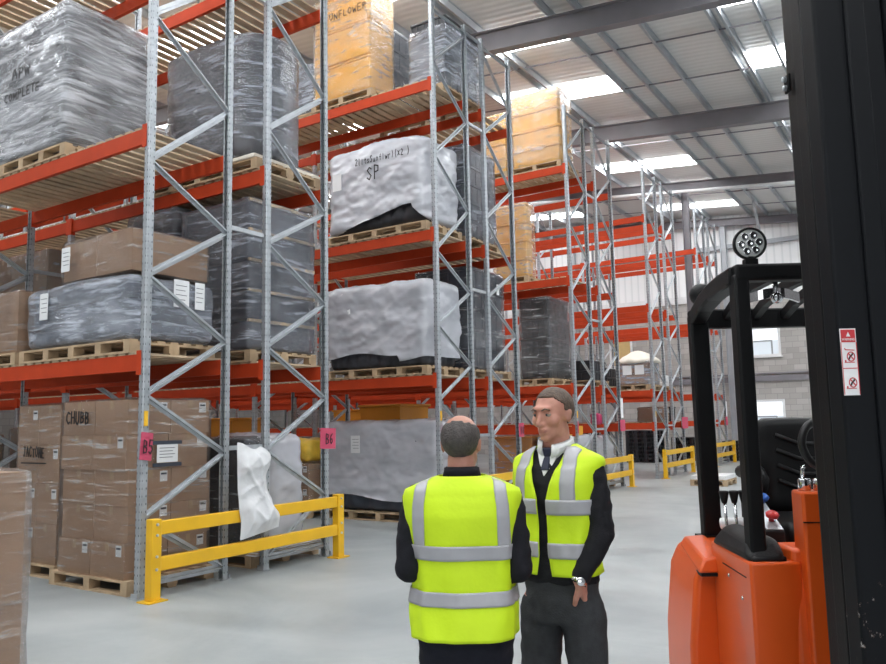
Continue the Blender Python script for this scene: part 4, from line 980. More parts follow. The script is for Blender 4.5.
# work lamp on the front rail
lc = Vector(T(1.392, 3.42, ZR+.142)); ax = Vector((-.12, -1, -.10)).normalized()
lamp = MB().lathe([(.042, .05), (.066, .03), (.073, 0), (.073, -.018), (.068, -.022), (.064, -.016), (.062, -.012)][::-1], lc, 28, axis=-ax).build('work_lamp', M['t_plastic'], truck, smooth=True)
MB().lathe([(.062, -.003), (.062, .003), (.03, .004)], lc + ax*.013, 28, axis=ax).build('lens', M['lens'], lamp, smooth=False, label='clear round lens')
Rl = Vector((0, 0, 1)).rotation_difference(ax).to_matrix()
for k in range(7):
    a = 2*PI*k/6; q = Vector((0, 0, 0)) if k == 6 else Vector((.038*math.cos(a), .038*math.sin(a), 0))
    MB().lathe([(.018, 0), (.018, .003), (.014, .004), (.006, .001)], lc + ax*.0165 + Rl @ q, 12, axis=ax).build('led_cup', M['chrome'], lamp, smooth=True)
MB().box(-.028, .028, -.02, .02, -.105, -.072).box(-.012, .012, -.012, .012, -.075, -.06).build('bracket', M['t_black'], lamp).location = lc
l2 = Vector(T(1.52, 4.47, ZR+.08))
MB().lathe([(.03, -.05), (.055, -.035), (.066, 0), (.066, .02), (.06, .024)], l2, 22, axis=(-.1, 1, 0)).build('rear_work_lamp', M['t_plastic'], truck, smooth=True)
# convex driver mirror under the front rail
m = MB(); n = 12; vs = []
for i in range(n+1):
    s = i/n; u = 1.405+.235*s; zc = ZR-.095+.02*math.sin(PI*s)
    for (dv, dz) in ((0, -.022), (0, .022), (.02, .022), (.02, -.022)): vs.append(T(u, 3.50+.03*math.sin(PI*s)*-1+dv, zc+dz))
fs = [(4*i+j, 4*i+(j+1) % 4, 4*i+4+(j+1) % 4, 4*i+4+j) for i in range(n) for j in range(4)] + [(3, 2, 1, 0), (4*n, 4*n+1, 4*n+2, 4*n+3)]
mi = m.add(vs, fs).build('cab_mirror', M['mirror'], truck, smooth=False)
MB().tube([T(1.515, 3.46, ZR-.02), T(1.52, 3.475, ZR-.07), T(1.52, 3.48, ZR-.10)], .012, 8).ball(T(1.52, 3.465, ZR-.10), .028).build('mirror_clamp', M['chrome'], mi, smooth=True)
# levers
for k, (u, v) in enumerate(((1.388, 3.92), (1.438, 3.92), (1.485, 3.92))):
    lv = MB().tube([T(u+.006, v, 1.0), T(u, v, 1.225)], .0075, 10).build('lever', M['chrome'], truck, smooth=True)
    MB().lathe([(.012, 1.215), (.015, 1.225), (.024, 1.268), (.023, 1.276), (.0, 1.278)], T(u-.002, v, 0), 14).build('knob', M['t_plastic'], lv, smooth=True)
MB().tube([T(1.375, 3.95, 1.113), T(1.56, 3.95, 1.113)], .028, 14).build('lever_guard', M['paper'], truck, smooth=True, label='white lever guard tube')
# console with two mushroom buttons
con = MB().hexa([T(1.475, 3.66, 1.06), T(1.56, 3.64, 1.06), T(1.57, 3.98, 1.12), T(1.49, 3.98, 1.12), T(1.475, 3.66, 1.115), T(1.56, 3.64, 1.115), T(1.57, 3.98, 1.27), T(1.49, 3.98, 1.27)]).build('button_console', M['t_plastic'], truck, bevel=.006)
MB().hexa([T(1.485, 3.67, 1.116), T(1.555, 3.65, 1.116), T(1.567, 3.97, 1.268), T(1.497, 3.97, 1.268), T(1.485, 3.665, 1.122), T(1.555, 3.645, 1.122), T(1.567, 3.965, 1.274), T(1.497, 3.965, 1.274)]).build('button_plate', M['galv'], con, label='grey metal button plate')
for u, v, z, mm in ((1.548, 3.86, 1.220, 'blue_knob'), (1.532, 3.72, 1.152, 'red_knob')):
    MB().lathe([(.013, 0), (.013, .02), (.028, .024), (.031, .036), (.022, .046), (.0, .049)], T(u, v, z), 18, axis=(0, -.45, .9)).build('push_button', M[mm], con, smooth=True, label=('blue' if mm[0] == 'b' else 'red') + ' mushroom button')
MB().box(1.545-TU, 1.60-TU, 4.02-TV, 4.05-TV, 1.27, 1.34).build('key_switch', M['t_plastic'], con)
MB().box(1.555-TU, 1.568-TU, 4.012-TV, 4.02-TV, 1.29, 1.33).build('switch_mark', M['red_print'], con)
MB().tube([T(1.56, 4.03, 1.2), T(1.56, 4.04, 1.30)], .01, 8).build('key_stem', M['chrome'], con, smooth=True)
# seat
sb = blockmesh('seat_backrest', M['t_seat'], 1.70-TU, 2.22-TU, 4.20-TV, 4.33-TV, 1.12, 1.635, .06, .004, 5, 2, .05, parent=truck)
for z in (1.25, 1.33, 1.41, 1.49): MB().tube([T(1.78, 4.195, z+.05), T(1.90, 4.19, z), T(2.02, 4.19, z), T(2.14, 4.195, z+.05)], .013, 8).build('seam_roll', M['t_seat'], sb, smooth=True)
blockmesh('seat_cushion', M['t_seat'], 1.62-TU, 2.2-TU, 3.72-TV, 4.24-TV, .98, 1.14, .06, .004, 5, 3, .05, parent=truck)
MB().box(1.62-TU, 2.24-TU, 3.9-TV, 4.36-TV, .6, .985).build('seat_base', M['t_plastic'], truck)
m = MB(); m.tube([T(1.66, 4.40, 1.335), T(1.655, 4.28, 1.35), T(1.64, 4.12, 1.345), T(1.64, 4.06, 1.31), T(1.645, 4.08, 1.265), T(1.66, 4.14, 1.25)], [.035, .042, .042, .036, .028, .022], 12); m.build('armrest', M['t_plastic'], truck, smooth=True)
# hoses beside the mast
for k, pts in enumerate(([(1.595, 3.30, 1.75), (1.575, 3.28, 1.62), (1.57, 3.27, 1.5), (1.60, 3.28, 1.40), (1.62, 3.3, 1.30)], [(1.60, 3.34, 1.62), (1.54, 3.32, 1.59), (1.515, 3.31, 1.52), (1.545, 3.31, 1.45), (1.60, 3.32, 1.42)], [(1.59, 3.27, 1.9), (1.60, 3.26, 1.70), (1.585, 3.25, 1.58), (1.60, 3.25, 1.45)])):
    P = [Vector(T(*q)) for q in pts]; Q = []
    for i in range(len(P)-1):
        a, b, c, d = P[max(0, i-1)], P[i], P[i+1], P[min(len(P)-1, i+2)]
        for s in range(6):
            t_ = s/6; Q.append(.5*((2*b)+(c-a)*t_+(2*a-5*b+4*c-d)*t_**2+(3*b-a-3*c+d)*t_**3))
    Q.append(P[-1]); MB().tube(Q, .014 if k != 1 else .017, 10).build('hydraulic_hose', M['hose'], truck, smooth=True)
for z, u in ((1.79, 1.452), (1.755, 1.458)):
    MB().lathe([(.012, 0), (.012, .02), (.018, .02), (.018, .04), (.008, .045)], T(u, 2.95, z), 8, axis=(-1, 0, 0)).build('hose_fitting', M['chrome'], truck, smooth=False)
# mast: outer channel column and flat faced inner plate
def column(name, u0, u1, v0, v1, z0, z1, mat, bev=.01, seg=2):
    return MB().box(u0-TU, u1-TU, v0-TV, v1-TV, z0, z1).build(name, M[mat], truck, bevel=bev, seg=seg)
MZ = 3.95
column('mast_channel', 1.385, 1.48, 2.80, 2.95, .12, MZ, 't_black', .03, 4)
column('mast_channel_web', 1.352, 1.46, 2.72, 2.80, .12, MZ, 't_black', .008)
pl_ = column('mast_plate', 1.350, 1.60, 2.62, 2.72, .1, MZ-.1, 'scuff', .012, 3)
column('mast_ridge', 1.458, 1.53, 2.605, 2.625, .2, MZ-.1, 'scuff', .008)
column('mast_rail', 1.60, 1.72, 2.60, 2.9, .1, MZ-.15, 't_plate', .02, 3)
column('mast_channel', 2.02, 2.145, 2.80, 2.95, .12, MZ, 't_black', .03, 4)
column('mast_crossmember', 1.44, 2.05, 2.86, 2.94, 3.70, 3.88, 't_black'); column('mast_crossmember', 1.44, 2.05, 2.86, 2.94, 1.70, 1.85, 't_black'); column('mast_crossmember', 1.44, 2.05, 2.86, 2.94, .15, .4, 't_black')
MB().tube([T(1.78, 2.84, .3), T(1.78, 2.84, 3.6)], .045, 14).build('lift_cylinder', M['t_black'], truck, smooth=True)
column('mast_bracket', 1.364, 1.374, 2.87, 2.91, 2.90, 2.97, 't_black', .002)
for z in (2.917, 2.952): MB().lathe([(.012, 0), (.012, .012), (.006, .014)], T(1.362, 2.89, z), 8, axis=(-1, 0, 0)).build('bolt', M['galv'], truck)
MB().box(1.372-TU, 1.3785-TU, 2.64-TV, 2.70-TV, 2.3, 2.32).build('paint_chip', M['galv'], truck) if 0 else None
# warning sticker
sk = MB().box(-.034, .034, -.002, 0, -.116, .116).build('warning_sticker', M['paper'], truck, bevel=0); sk.location = T(1.381, 2.6195, 1.823); sk.scale = (.80, 1, .98); sk['label'] = 'red and white warning sticker'
MB().box(-.030, .030, -.0035, -.002, .068, .112).build('red_heading', M['red_print'], sk)
m = MB(); m.prism([(-.009, .088), (.009, .088), (0, .104)], -.0045, -.0035, conv=lambda a, b, c: (a, c, b)); m.build('warning_triangle', M['paper'], sk)
fc = bpy.data.curves.new('warning_text', 'FONT'); fc.body = 'WARNING'; fc.size = .0115; fc.align_x = 'CENTER'; fc.extrude = .0005; fc.materials.append(M['paper'])
fo = bpy.data.objects.new('tmp', fc); COL.objects.link(fo); bpy.context.view_layer.update()
fm = bpy.data.meshes.new_from_object(fo.evaluated_get(bpy.context.evaluated_depsgraph_get())); bpy.data.objects.remove(fo); fm.materials.clear(); fm.materials.append(M['paper'])
fo = link('warning_text', fm, sk); fo.location = (0, -.0040, .074); fo.rotation_euler = (PI/2, 0, 0)
m = MB().box(-.030, .030, -.0035, -.002, -.024, -.021); m.build('divider', M['red_print'], sk)
for s in (-1, 1): MB().box(s*.0325-.0012, s*.0325+.0012, -.0035, -.002, -.114, .068).build('border', M['red_print'], sk)
for zc in (.018, -.072):
    m = MB(); pts = [(.006+.016*math.cos(2*PI*i/20), -.003, zc+.016*math.sin(2*PI*i/20)) for i in range(21)]
    m.tube(pts, .0018, 6); m.bar((-.005, -.003, zc+.011), (.017, -.003, zc-.011), .0034, .0034); m.build('prohibition_ring', M['red_print'], sk)
    MB().tube([(-.004, -.003, zc-.010), (.002, -.003, zc), (.010, -.003, zc+.006)], .003, 6).ball((.012, -.003, zc+.008), .0035).build('pictogram_figure', M['ink'], sk)
    MB().bar((-.022, -.003, zc-.02), (.02, -.003, zc-.02), .002, .0025).bar((-.018, -.003, zc-.02), (-.018, -.003, zc-.012), .002, .005).build('pictogram_ground', M['red_print'], sk)
    if zc > 0: MB().bar((-.016, -.003, zc+.024), (.022, -.003, zc+.022), .002, .003).bar((-.016, -.003, zc+.024), (-.019, -.003, zc+.03), .002, .003).build('pictogram_fork', M['red_print'], sk)
# wheels and straddle legs
for u in (1.42, 2.08):
    column('straddle_leg', u-.07, u+.07, 1.9, 3.4, .06, .2, 't_orange', .015)
    MB().lathe([(.02, -.045), (.075, -.045), (.08, -.03), (.08, .03), (.075, .045), (.02, .045)], T(u, 2.0, .081), 20, axis=(1, 0, 0)).build('load_wheel', M['hose'], truck, smooth=True)
MB().lathe([(.03, -.06), (.165, -.06), (.175, -.04), (.175, .04), (.165, .06), (.03, .06)], T(1.72, 4.2, .176), 26, axis=(1, 0, 0)).build('drive_wheel', M['hose'], truck, smooth=True)
# ------------------------------------------------------------------ people
def sweep(m, pts, rad, n=12):
    """round limb for a remeshed body: tube plus balls at the joints"""
    pts = [Vector(p) for p in pts]
    for i in range(len(pts)-1):
        m.tube([pts[i], pts[i+1]], [rad[i], rad[i+1]], n)
    for p, r in zip(pts, rad): m.ball(p, r*.995, 0, n, 8)
def loft(m, rings, n=24, ex=.85):
    """rings: (z, half width, half depth, y, x)"""
    vs = []
    for rg in rings:
        z, w_, d_, yc = rg[:4]; xc = rg[4] if len(rg) > 4 else 0
        for j in range(n):
            a = 2*PI*j/n; c, s = math.cos(a), math.sin(a)
            vs.append((xc + w_*math.copysign(abs(c)**ex, c), yc + d_*math.copysign(abs(s)**ex, s), z))
    k = len(rings)
    m.add(vs, [(i*n+j, i*n+(j+1) % n, (i+1)*n+(j+1) % n, (i+1)*n+j) for i in range(k-1) for j in range(n)] + [tuple(range(n-1, -1, -1)), tuple((k-1)*n+j for j in range(n))])
def fused(name, m, mats, parent, voxel=.008, smooth=3, fold=0, ff=9, cut=None, color=None, seed=0):
    """one continuous skin from overlapping pieces"""
    tmp = bpy.data.objects.new(name+'_tmp', m.mesh(name+'_tmp', mats)); COL.objects.link(tmp)
    r = tmp.modifiers.new('r', 'REMESH'); r.mode = 'VOXEL'; r.voxel_size = voxel
    s = tmp.modifiers.new('s', 'SMOOTH'); s.iterations = smooth; s.factor = .5
    bpy.context.view_layer.update(); dg = bpy.context.evaluated_depsgraph_get()
    me = bpy.data.meshes.new_from_object(tmp.evaluated_get(dg)); me.name = name
    bpy.data.objects.remove(tmp)
    me.materials.clear()
    for mt in (mats if isinstance(mats, (list, tuple)) else [mats]): me.materials.append(mt)
    if fold:
        me.update()
        nr = [v.normal.copy() for v in me.vertices]
        for v, nn in zip(me.vertices, nr):
            q = Vector((v.co.x*ff+seed, v.co.y*ff, v.co.z*ff*1.6)); v.co += nn*(abs(noise.noise(q))*-1+.25+.5*noise.noise(q*2.1))*fold
    if cut:
        bm = bmesh.new(); bm.from_mesh(me); bmesh.ops.delete(bm, geom=[v for v in bm.verts if cut(v.co)], context='VERTS'); bm.to_mesh(me); bm.free()
    me.polygons.foreach_set('use_smooth', [True]*len(me.polygons))
    if color:
        me.polygons.foreach_set('material_index', [color(p.center) for p in me.polygons])
    me.update()
    return link(name, me, parent)
def rot_to(fwd, upv=(0, 0, 1)):
    y = Vector(fwd).normalized(); x = y.cross(Vector(upv)).normalized(); z = x.cross(y); return Matrix((x, y, z)).transposed()
def head_pieces(m, hc, R, jaw=1.0):
    def B(c, r): m.ball(hc + R @ Vector(c), r, 0, 22, 14, R)
    B((0, -.018, .032), (.074, .094, .084))      # skull
    B((0, .022, .010), (.062, .066, .078))       # face block
    B((0, .034, -.054), (.046*jaw, .050, .050))  # jaw
    B((0, .060, -.083), (.026, .024, .020))      # chin
    B((0, .074, .036), (.050, .020, .014))       # brow
    for s in (-1, 1):
        B((s*.036, .050, -.014), (.030, .030, .030))   # cheekbone
        B((s*.040, .016, -.052), (.018, .036, .034))   # jaw corner
        B((s*.072, -.012, -.002), (.009, .018, .029)); B((s*.075, -.016, .010), (.008, .018, .016))   # ear
        B((s*.010, .090, -.028), (.009, .011, .008))    # nostril wing
    for i in range(6):
        t_ = i/5; B((0, .080+.026*t_, .026-.050*t_), (.0075+.003*t_, .011, .012))   # nose ridge
    B((0, .082, -.050), (.024, .012, .009)); B((0, .080, -.063), (.021, .012, .008))   # lips
def hand_pieces(m, wrist, d, palm_n, side, curl=.6, L=.19):
    """five fingered hand: d points from wrist to fingers, palm_n out of the palm"""
    d = Vector(d).normalized(); pn = Vector(palm_n); pn = (pn - d*pn.dot(d)).normalized(); s = d.cross(pn)*side
    w0 = Vector(wrist)
    for i in range(4):
        off = s*(.028-.0187*i); a = w0 + off*.7; b = w0 + d*.088 + off
        m.tube([a, b], [.017, .013], 8); m.ball(b, .0128, 0, 8, 6)
        ln = (.072, .082, .077, .058)[i]; p = b; ang = 0
        for q, f in ((0, .45), (1, .32), (2, .23)):
            ang += curl*(.5 if q == 0 else .8); dd = d*math.cos(ang) + pn*math.sin(ang); p2 = p + dd*ln*f
            m.tube([p, p2], [.0098-.0012*q, .0088-.0012*q], 8); m.ball(p2, .0087-.0012*q, 0, 8, 6); p = p2
    a = w0 + d*.022 + s*.024; b = a + (d*.6 + s*.7 + pn*.35).normalized()*.045; c = b + (d*.9 + s*.15 + pn*.35).normalized()*.032; e_ = c + (d*.9 + pn*.4).normalized()*.026
    m.tube([w0 + s*.01, a, b, c, e_], [.017, .016, .0125, .0105, .009], 8)
    for p, r in ((a, .016), (b, .0125), (c, .0105), (e_, .009)): m.ball(p, r, 0, 8, 6)
def person(name, label, u, v, face_uv, H, cfg):
    f = Vector((face_uv[0], face_uv[1])); ang = math.atan2(f.y, f.x) - PI/2
    loc = _ou*u + _ov*v
    t = bpy.data.objects.new(name, None); t = thing(name, label, 'person', loc, -YAW + ang)
    k = H/1.78
    S = lambda p: Vector((p[0]*k, p[1]*k, p[2]*k))
    wf = cfg.get('wide', 1.0)
    tor = [(.86, .155, .115, -.005), (.95, .172, .125, -.01), (1.03, .170, .120, -.005), (1.12, .160, .112, .0), (1.22, .162, .112, .0), (1.32, .175, .122, .0), (1.40, .186, .124, -.004), (1.455, .19, .108, -.010), (1.49, .165, .086, -.014), (1.52, .115, .066, -.016), (1.545, .072, .058, -.012)]
    tor = [(z*k, w_*k*wf, d_*k*wf, y*k) for z, w_, d_, y in tor]
    hy = cfg['head']            # head forward vector in body space
    R = rot_to(hy)*cfg.get('hs', 1.0)
    hc = S((0, .018, 1.668)) + Vector((cfg.get('hx', 0), 0, 0))
    sh = {s: S((s*cfg.get('shx', .168)*wf, -.012, 1.452)) for s in (-1, 1)}
    el = {s: S(cfg['elbow'][s]) for s in (-1, 1)}; wr = {s: S(cfg['wrist'][s]) for s in (-1, 1)}
    hip = {s: S((s*.092, 0, .90)) for s in (-1, 1)}; kn = {s: S((s*.105, .015, .49)) for s in (-1, 1)}; an = {s: S((s*.115, -.02, .09)) for s in (-1, 1)}
    for s in (-1, 1):
        if 'foot' in cfg: dx, dy = cfg['foot'][s]; an[s] += Vector((dx, dy, 0)); kn[s] += Vector((dx*.5, dy*.5, 0))
    # --- body: one continuous figure
    m = MB()
    loft(m, [(z, w_*.93, d_*.92, y) for z, w_, d_, y in tor])
    sweep(m, [S((0, -.01, 1.52)), hc + R @ Vector((0, -.012, -.055))], [.060*k, .056*k])
    head_pieces(m, hc, R, cfg.get('jaw', 1))
    for s in (-1, 1):
        sweep(m, [sh[s], el[s], wr[s]], [.047*k, .037*k, .027*k]); sweep(m, [hip[s], kn[s], an[s]], [.082*k, .05*k, .036*k])
        hd = cfg['hand'][s]; hand_pieces(m, wr[s], hd[0], hd[1], s*hd[2], hd[3])
        m.ball(an[s] + Vector((0, .06, -.055)), (.042, .12, .032), 0, 14, 9)
    lipc = hc + R @ Vector((0, .085, -.056))
    body = fused('body', m, [M[cfg['skin']], M['lip']], t, .0058, 2, color=lambda c: 1 if ((R.transposed() @ (c-lipc)).x**2/.022**2 + (R.transposed() @ (c-lipc)).z**2/.0085**2 < 1 and (R.transposed() @ (c-lipc)).y > -.012) else 0)
    for s in (-1, 1):
        ec = hc + R @ Vector((s*.031, .070, .012))
        e_ = MB().ball(ec, .0118, 0, 14, 10).build('eye', M['eye'], body, smooth=True)
        MB().ball(ec + R @ Vector((-s*.001+cfg.get('gaze', 0), .0085, -.001)), .0058, 0, 10, 8).build('iris', M['iris'], e_, smooth=True)
        b = MB()
        b.tube([hc + R @ Vector((s*.014, .093, .030)), hc + R @ Vector((s*.030, .092, .037)), hc + R @ Vector((s*.048, .080, .030))], [.003, .0042, .002], 6); b.build('eyebrow', M[cfg['hair']], body, smooth=True)
        b = MB(); b.tube([ec + R @ Vector((-.014, .0075, .004)), ec + R @ Vector((0, .0125, .0085)), ec + R @ Vector((.014, .0075, .004))], [.002, .0036, .002], 6); b.build('eyelid', M[cfg['skin']], body, smooth=True)
    # --- hair
    m = MB(); n, mm = 40, 26; vs = {}; V = []; F = []
    for i in range(mm+1):
        for j in range(n):
            ph = PI*i/mm; th = 2*PI*j/n; d = Vector((math.sin(ph)*math.cos(th), math.sin(ph)*math.sin(th), math.cos(ph)))
            p = Vector((d.x*.079, d.y*.0985-.018, d.z*.0895+.032))
            p += d*noise.noise(Vector((p.x*40, p.y*40, p.z*40)))*.003
            V.append(hc + R @ p); vs[(i, j)] = (p, d)
    def hairy(i, j):
        p, d = vs[(i, j)]
        return cfg['hairline'](p, d)
    for i in range(mm):
        for j in range(n):
            q = [(i, j), (i+1, j), (i+1, (j+1) % n), (i, (j+1) % n)]
            if sum(hairy(a, b) for a, b in q) >= 3: F.append(tuple(a*n+b for a, b in q))
    h = m.add(V, F).build('hair', M[cfg['hair']], body, smooth=True)
    bm = bmesh.new(); bm.from_mesh(h.data); bmesh.ops.delete(bm, geom=[v_ for v_ in bm.verts if not v_.link_faces], context='VERTS'); bm.to_mesh(h.data); bm.free()
    sd = h.modifiers.new('solid', 'SOLIDIFY'); sd.thickness = .008; sd.offset = -1
    sb_ = h.modifiers.new('sub', 'SUBSURF'); sb_.levels = 1; sb_.render_levels = 1
    # --- trousers
    m = MB(); loft(m, [(.84*k, .155*k*wf, .115*k*wf, 0), (.92*k, .170*k*wf, .128*k*wf, -.008), (1.0*k, .172*k*wf, .124*k*wf, -.004), (1.045*k, .166*k*wf, .119*k*wf, 0)])
    for s in (-1, 1):
        sweep(m, [hip[s] + Vector((0, -.005, -.02)), (hip[s]+kn[s])/2 + Vector((0, 0, 0)), kn[s], an[s] + Vector((0, .005, -.025))], [cfg.get('thigh', .094)*k, .083*k, .070*k, .060*k], 16)
    fused('trousers', m, M[cfg['trousers']], t, .011, 3, .010, 7, seed=cfg.get('seed', 0))
    for s in (-1, 1):
        m = MB(); a = an[s]
        m.ball(a + Vector((0, .075, -.052)), (.048, .125, .040), 0, 16, 10); m.ball(a + Vector((0, -.02, -.035)), (.04, .05, .055), 0, 14, 10)
        fused('shoe', m, M['shoe'], t, .009, 3, cut=None)
        MB().prism([(a.x + .049*math.cos(2*PI*i/20), a.y + .07 + .135*math.sin(2*PI*i/20)) for i in range(20)], .0, .016).build('sole', M['shoe'], t)
    # --- jumper or jacket
    m = MB(); g = .008*k
    loft(m, [(1.00*k, tor[2][1]+g, tor[2][2]+g, 0)] + [(z, w_+g, d_+g, y) for z, w_, d_, y in tor[3:-1]] + [(1.535*k, .082*k, .064*k, -.014*k)])
    for s in (-1, 1):
        end = wr[s] + (el[s]-wr[s]).normalized()*.012
        sweep(m, [sh[s], (sh[s]+el[s])/2 + Vector((s*.004, -.004, 0)), el[s], (el[s]+end)/2, end], [.064*k, .058*k, .052*k, .046*k, .036*k], 14)
    fused(cfg['top'][0], m, M[cfg['top'][1]], t, .010, 3, .010, 9, seed=3+cfg.get('seed', 0))
    # --- collar and tie
    m = MB(); n = 28
    ca = cfg.get('collar', ('shirt', .03))
    for i in range(n+1):
        th = PI/2 + .32 + (2*PI-.64)*i/n; front = max(0, math.sin(th))
        for (r, z) in ((.066, 1.515), (.068, 1.545), (.0665, 1.566), (.062, 1.572), (.070, 1.562), (.078, 1.530)):
            zz = z + (.012 if th > PI else 0) - front*.022 - (front**6*.018 if r > .069 and z < 1.54 else 0)
            m.v.append(((r*math.cos(th))*k, (r*1.02*math.sin(th)-.004+front*.014)*k, zz*k))
    q = 6
    m.f = [(i*q+j, i*q+j+1, (i+1)*q+j+1, (i+1)*q+j) for i in range(n) for j in range(q-1)]; m.m = [0]*len(m.f)
    co = m.build('shirt_collar' if ca[0] == 'shirt' else 'jacket_collar', M[ca[0]], t, smooth=True); sd = co.modifiers.new('solid', 'SOLIDIFY'); sd.thickness = .004
    if cfg.get('tie'):
        m = MB(); m.hexa([S(p) for p in ((-.014, .078, 1.500), (.014, .078, 1.500), (.014, .060, 1.502), (-.014, .060, 1.502), (-.022, .078, 1.535), (.022, .078, 1.535), (.02, .06, 1.54), (-.02, .06, 1.54))])
        m.hexa([S(p) for p in ((-.019, .104, 1.448), (.019, .104, 1.448), (.019, .09, 1.448), (-.019, .09, 1.448), (-.013, .080, 1.502), (.013, .080, 1.502), (.013, .066, 1.502), (-.013, .066, 1.502))]); m.build('tie', M['tie'], t, bevel=.004)
        m = MB(); m.add([S(p) for p in ((-.055, .062, 1.535), (.055, .062, 1.535), (.03, .085, 1.47), (0, .108, 1.425), (-.03, .085, 1.47), (-.055, .045, 1.535), (.055, .045, 1.535), (.03, .07, 1.47), (0, .09, 1.425), (-.03, .07, 1.47))], [(0, 4, 3, 2, 1), (5, 6, 7, 8, 9), (0, 1, 6, 5), (1, 2, 7, 6), (2, 3, 8, 7), (3, 4, 9, 8), (4, 0, 5, 9)]); m.build('shirt_front', M['shirt'], t)
    # --- hi-vis vest
    hem = cfg['hem']*k; G = cfg.get('vest_gap', .022)*k
    vt = [(hem-.001, cfg['hem_w']*k*wf, cfg['hem_d']*k*wf, -.004)] + [(z, w_+G, d_+G, y) for z, w_, d_, y in tor if z > hem+.05 and z < 1.47*k] + [(1.468*k, cfg.get('shw', .212)*k*wf, .120*k*wf, -.014*k), (1.498*k, (cfg.get('shw', .212)-.010)*k*wf, .108*k*wf, -.018*k), (1.526*k, .145*k*wf, .092*k*wf, -.020*k), (1.550*k, .086*k*wf, .082*k*wf, -.018*k)]
    def ring(z):
        for a, b in zip(vt[:-1], vt[1:]):
            if a[0] <= z <= b[0]:
                t_ = (z-a[0])/(b[0]-a[0]); t_ = t_; return [a[i]+(b[i]-a[i])*t_ for i in range(1, 4)]
        return vt[-1][1:] if z > hem else vt[0][1:]
    EX = .86
    def surf(th, z, off=0):
        w_, d_, y = ring(z); c, s = math.cos(th), math.sin(th)
        ww = noise.noise(Vector((math.cos(th)*2.2+cfg.get('seed', 0), math.sin(th)*2.2, z*3.2)))*.013 + noise.noise(Vector((math.cos(th)*5, math.sin(th)*5+4, z*9)))*.006
        ww *= max(.15, min(1, (1.50*k-z)/.25))
        fl = 1
        return Vector(((w_+ww+off)*math.copysign(abs(c)**EX, c)*fl, (d_+ww+off)*math.copysign(abs(s)**EX, s) + y, z))
    op = cfg['opening']    # front opening half width (m) by height
    def half_open(z):
        w_, d_, y = ring(z); o_ = max(.004, op(z/k)*k); c = min(.985, (o_/w_)**(1/EX)); return math.acos(min(1, c))  # angle from x axis
    n, rows = 72, 46; m = MB()
    for i in range(rows+1):
        z = hem + (1.550*k-hem)*i/rows; a0 = half_open(z)
        th0 = PI/2 + (PI/2-a0); th1 = 2*PI + a0
        for j in range(n+1): m.v.append(tuple(surf(th0 + (th1-th0)*j/n, z)))
    m.f = [(i*(n+1)+j, i*(n+1)+j+1, (i+1)*(n+1)+j+1, (i+1)*(n+1)+j) for i in range(rows) for j in range(n)]; m.m = [0]*len(m.f)
    vest = m.build('hi_vis_vest', M['hi_vis'], t, smooth=True, label='fluorescent yellow vest with silver bands'); sd = vest.modifiers.new('solid', 'SOLIDIFY'); sd.thickness = .004; sd.offset = -1
    for (z0, z1) in cfg['bands']:
        m = MB(); z0 *= k; z1 *= k; rr = 6
        for i in range(rr+1):
            z = z0+(z1-z0)*i/rr; a0 = half_open(z); th0 = PI/2+(PI/2-a0); th1 = 2*PI+a0
            for j in range(n+1): m.v.append(tuple(surf(th0+(th1-th0)*j/n, z, .003)))
        m.f = [(i*(n+1)+j, i*(n+1)+j+1, (i+1)*(n+1)+j+1, (i+1)*(n+1)+j) for i in range(rr) for j in range(n)]; m.m = [0]*len(m.f)
        b = m.build('reflective_band', M['reflective'], vest, smooth=True, label='silver reflective band'); sd = b.modifiers.new('solid', 'SOLIDIFY'); sd.thickness = .002; sd.offset = 1
    xb0, xb1 = cfg['braces']
    for s in (-1, 1):
        for fb in (-1, 1):
            m = MB(); cc = 6; zz0 = cfg['bands'][-1][1]*k-.004; rr = 30; ok = []
            for i in range(rr+1):
                z = zz0+(1.542*k-zz0)*i/rr; w_, d_, y = ring(z)
                lift = max(0, (z/k-1.44))*(.25)
                for j in range(cc+1):
                    x = (xb0+(xb1-xb0)*j/cc)*k - lift*.5
                    c = min(.97, max(.01, x/w_))**(1/EX); th = math.acos(c)
                    if s < 0: th = PI-th
                    if fb < 0: th = -th
                    m.v.append(tuple(surf(th, z, .0034)))
            m.f = [(i*(cc+1)+j, i*(cc+1)+j+1, (i+1)*(cc+1)+j+1, (i+1)*(cc+1)+j) for i in range(rr) for j in range(cc)]; m.m = [0]*len(m.f)
            b = m.build('reflective_brace', M['reflective'], vest, smooth=True, label='silver shoulder stripe'); sd = b.modifiers.new('solid', 'SOLIDIFY'); sd.thickness = .002; sd.offset = 0
    if cfg.get('watch'):
        s = cfg['watch']; d = (wr[s]-el[s]).normalized()
        wp = wr[s] + d*.006
        wt = MB().lathe([(.030, -.008), (.0325, -.008), (.0325, .008), (.030, .008)], wp, 20, axis=d).build('watch_strap', M['chrome'], t, smooth=True)
        out = Vector((s*.6, .8, .0)); out = (out-d*out.dot(d)).normalized()
        MB().lathe([(.017, 0), (.017, .008), (.014, .010), (0, .010)], wp + out*.030, 18, axis=out).build('watch_case', M['chrome'], wt, smooth=True)
    return t
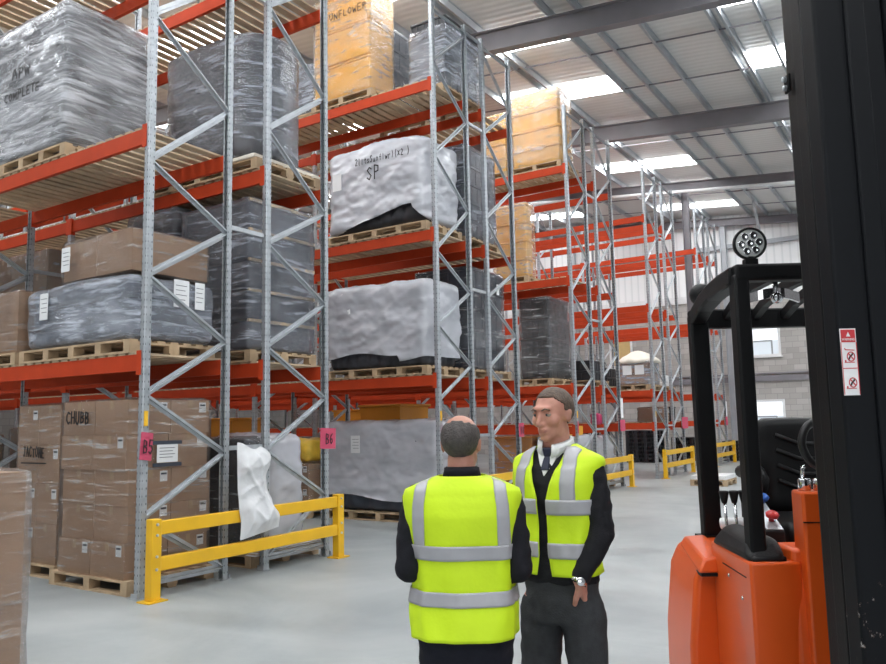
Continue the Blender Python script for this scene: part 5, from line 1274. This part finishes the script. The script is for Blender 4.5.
def hair_full(p, d):
    zl = .062 if d.y > .5 else (.0 if d.y > .05 else -.045)
    jg = noise.noise(Vector((p.x*60, p.y*60, 1)))*.004
    if d.y > .62: return p.z > .078 + jg
    if d.y > .36: return p.z > .056 + jg
    if d.y > .12: return p.z > .020 + jg
    if d.y > -.02: return p.z > -.018 + jg
    return p.z > -.050
def hair_bald(p, d):
    if d.y > .25: return False
    top = .066 + .42*max(0, min(.085, -p.y))
    return (.0 if d.y > -.02 else -.055) < p.z < top
dz = 0
person('person', 'tall man in open yellow vest, dark jumper and tie, one hand in his pocket', .462, 3.25, (-.62, -.785), 1.775, dict(
    hs=.985, head=(.10, 1, -.10), skin='skin', hair='hair_brown', hairline=hair_full, jaw=.97, hx=0,
    elbow={1: (.205, -.115, 1.17), -1: (-.198, .01, 1.20)}, wrist={1: (.185, -.13, .93), -1: (-.140, .098, 1.03)}, wide=.90, vest_gap=.028, shx=.160, shw=.233,
    hand={1: ((-.1, .1, -1), (-1, .1, 0), 1, .35), -1: ((.15, -1.0, -.9), (1, .1, 0), 1, .3)},
    top=('jumper', 'jumper'), trousers='trouser_grey', tie=True, hem=1.035, hem_w=.196, hem_d=.148,
    opening=lambda z: .022 + max(0, z-1.34)*.30 + max(0, 1.12-z)*.15,
    bands=((1.105, 1.165), (1.275, 1.335)), braces=(.082, .137), watch=-1, seed=2, foot={1: (.0, .02), -1: (-.03, -.04)}, gaze=.002))
person('person', 'shorter balding man seen from behind in a yellow vest over a dark jacket', .060, 2.93, (.10, .995), 1.665, dict(
    hs=.95, head=(.12, 1, .02), skin='skin2', hair='hair_grey', hairline=hair_bald, jaw=1.05, wide=1.12, shx=.16,
    elbow={1: (.218, -.05, 1.19), -1: (-.218, -.05, 1.19)}, wrist={1: (.15, .20, 1.16), -1: (-.14, .20, 1.14)},
    hand={1: ((-.75, .6, .1), (-.2, -.4, -1), -1, .5), -1: ((.75, .6, .1), (.2, -.4, -1), -1, .5)},
    top=('jacket', 'coat'), trousers='trouser_navy', tie=False, collar=('coat', .03), hem=.945, hem_w=.186, hem_d=.158,
    opening=lambda z: .006 + max(0, z-1.25)*.2, bands=((1.068, 1.122), (1.238, 1.293)), braces=(.137, .182), seed=9, vest_gap=.024))
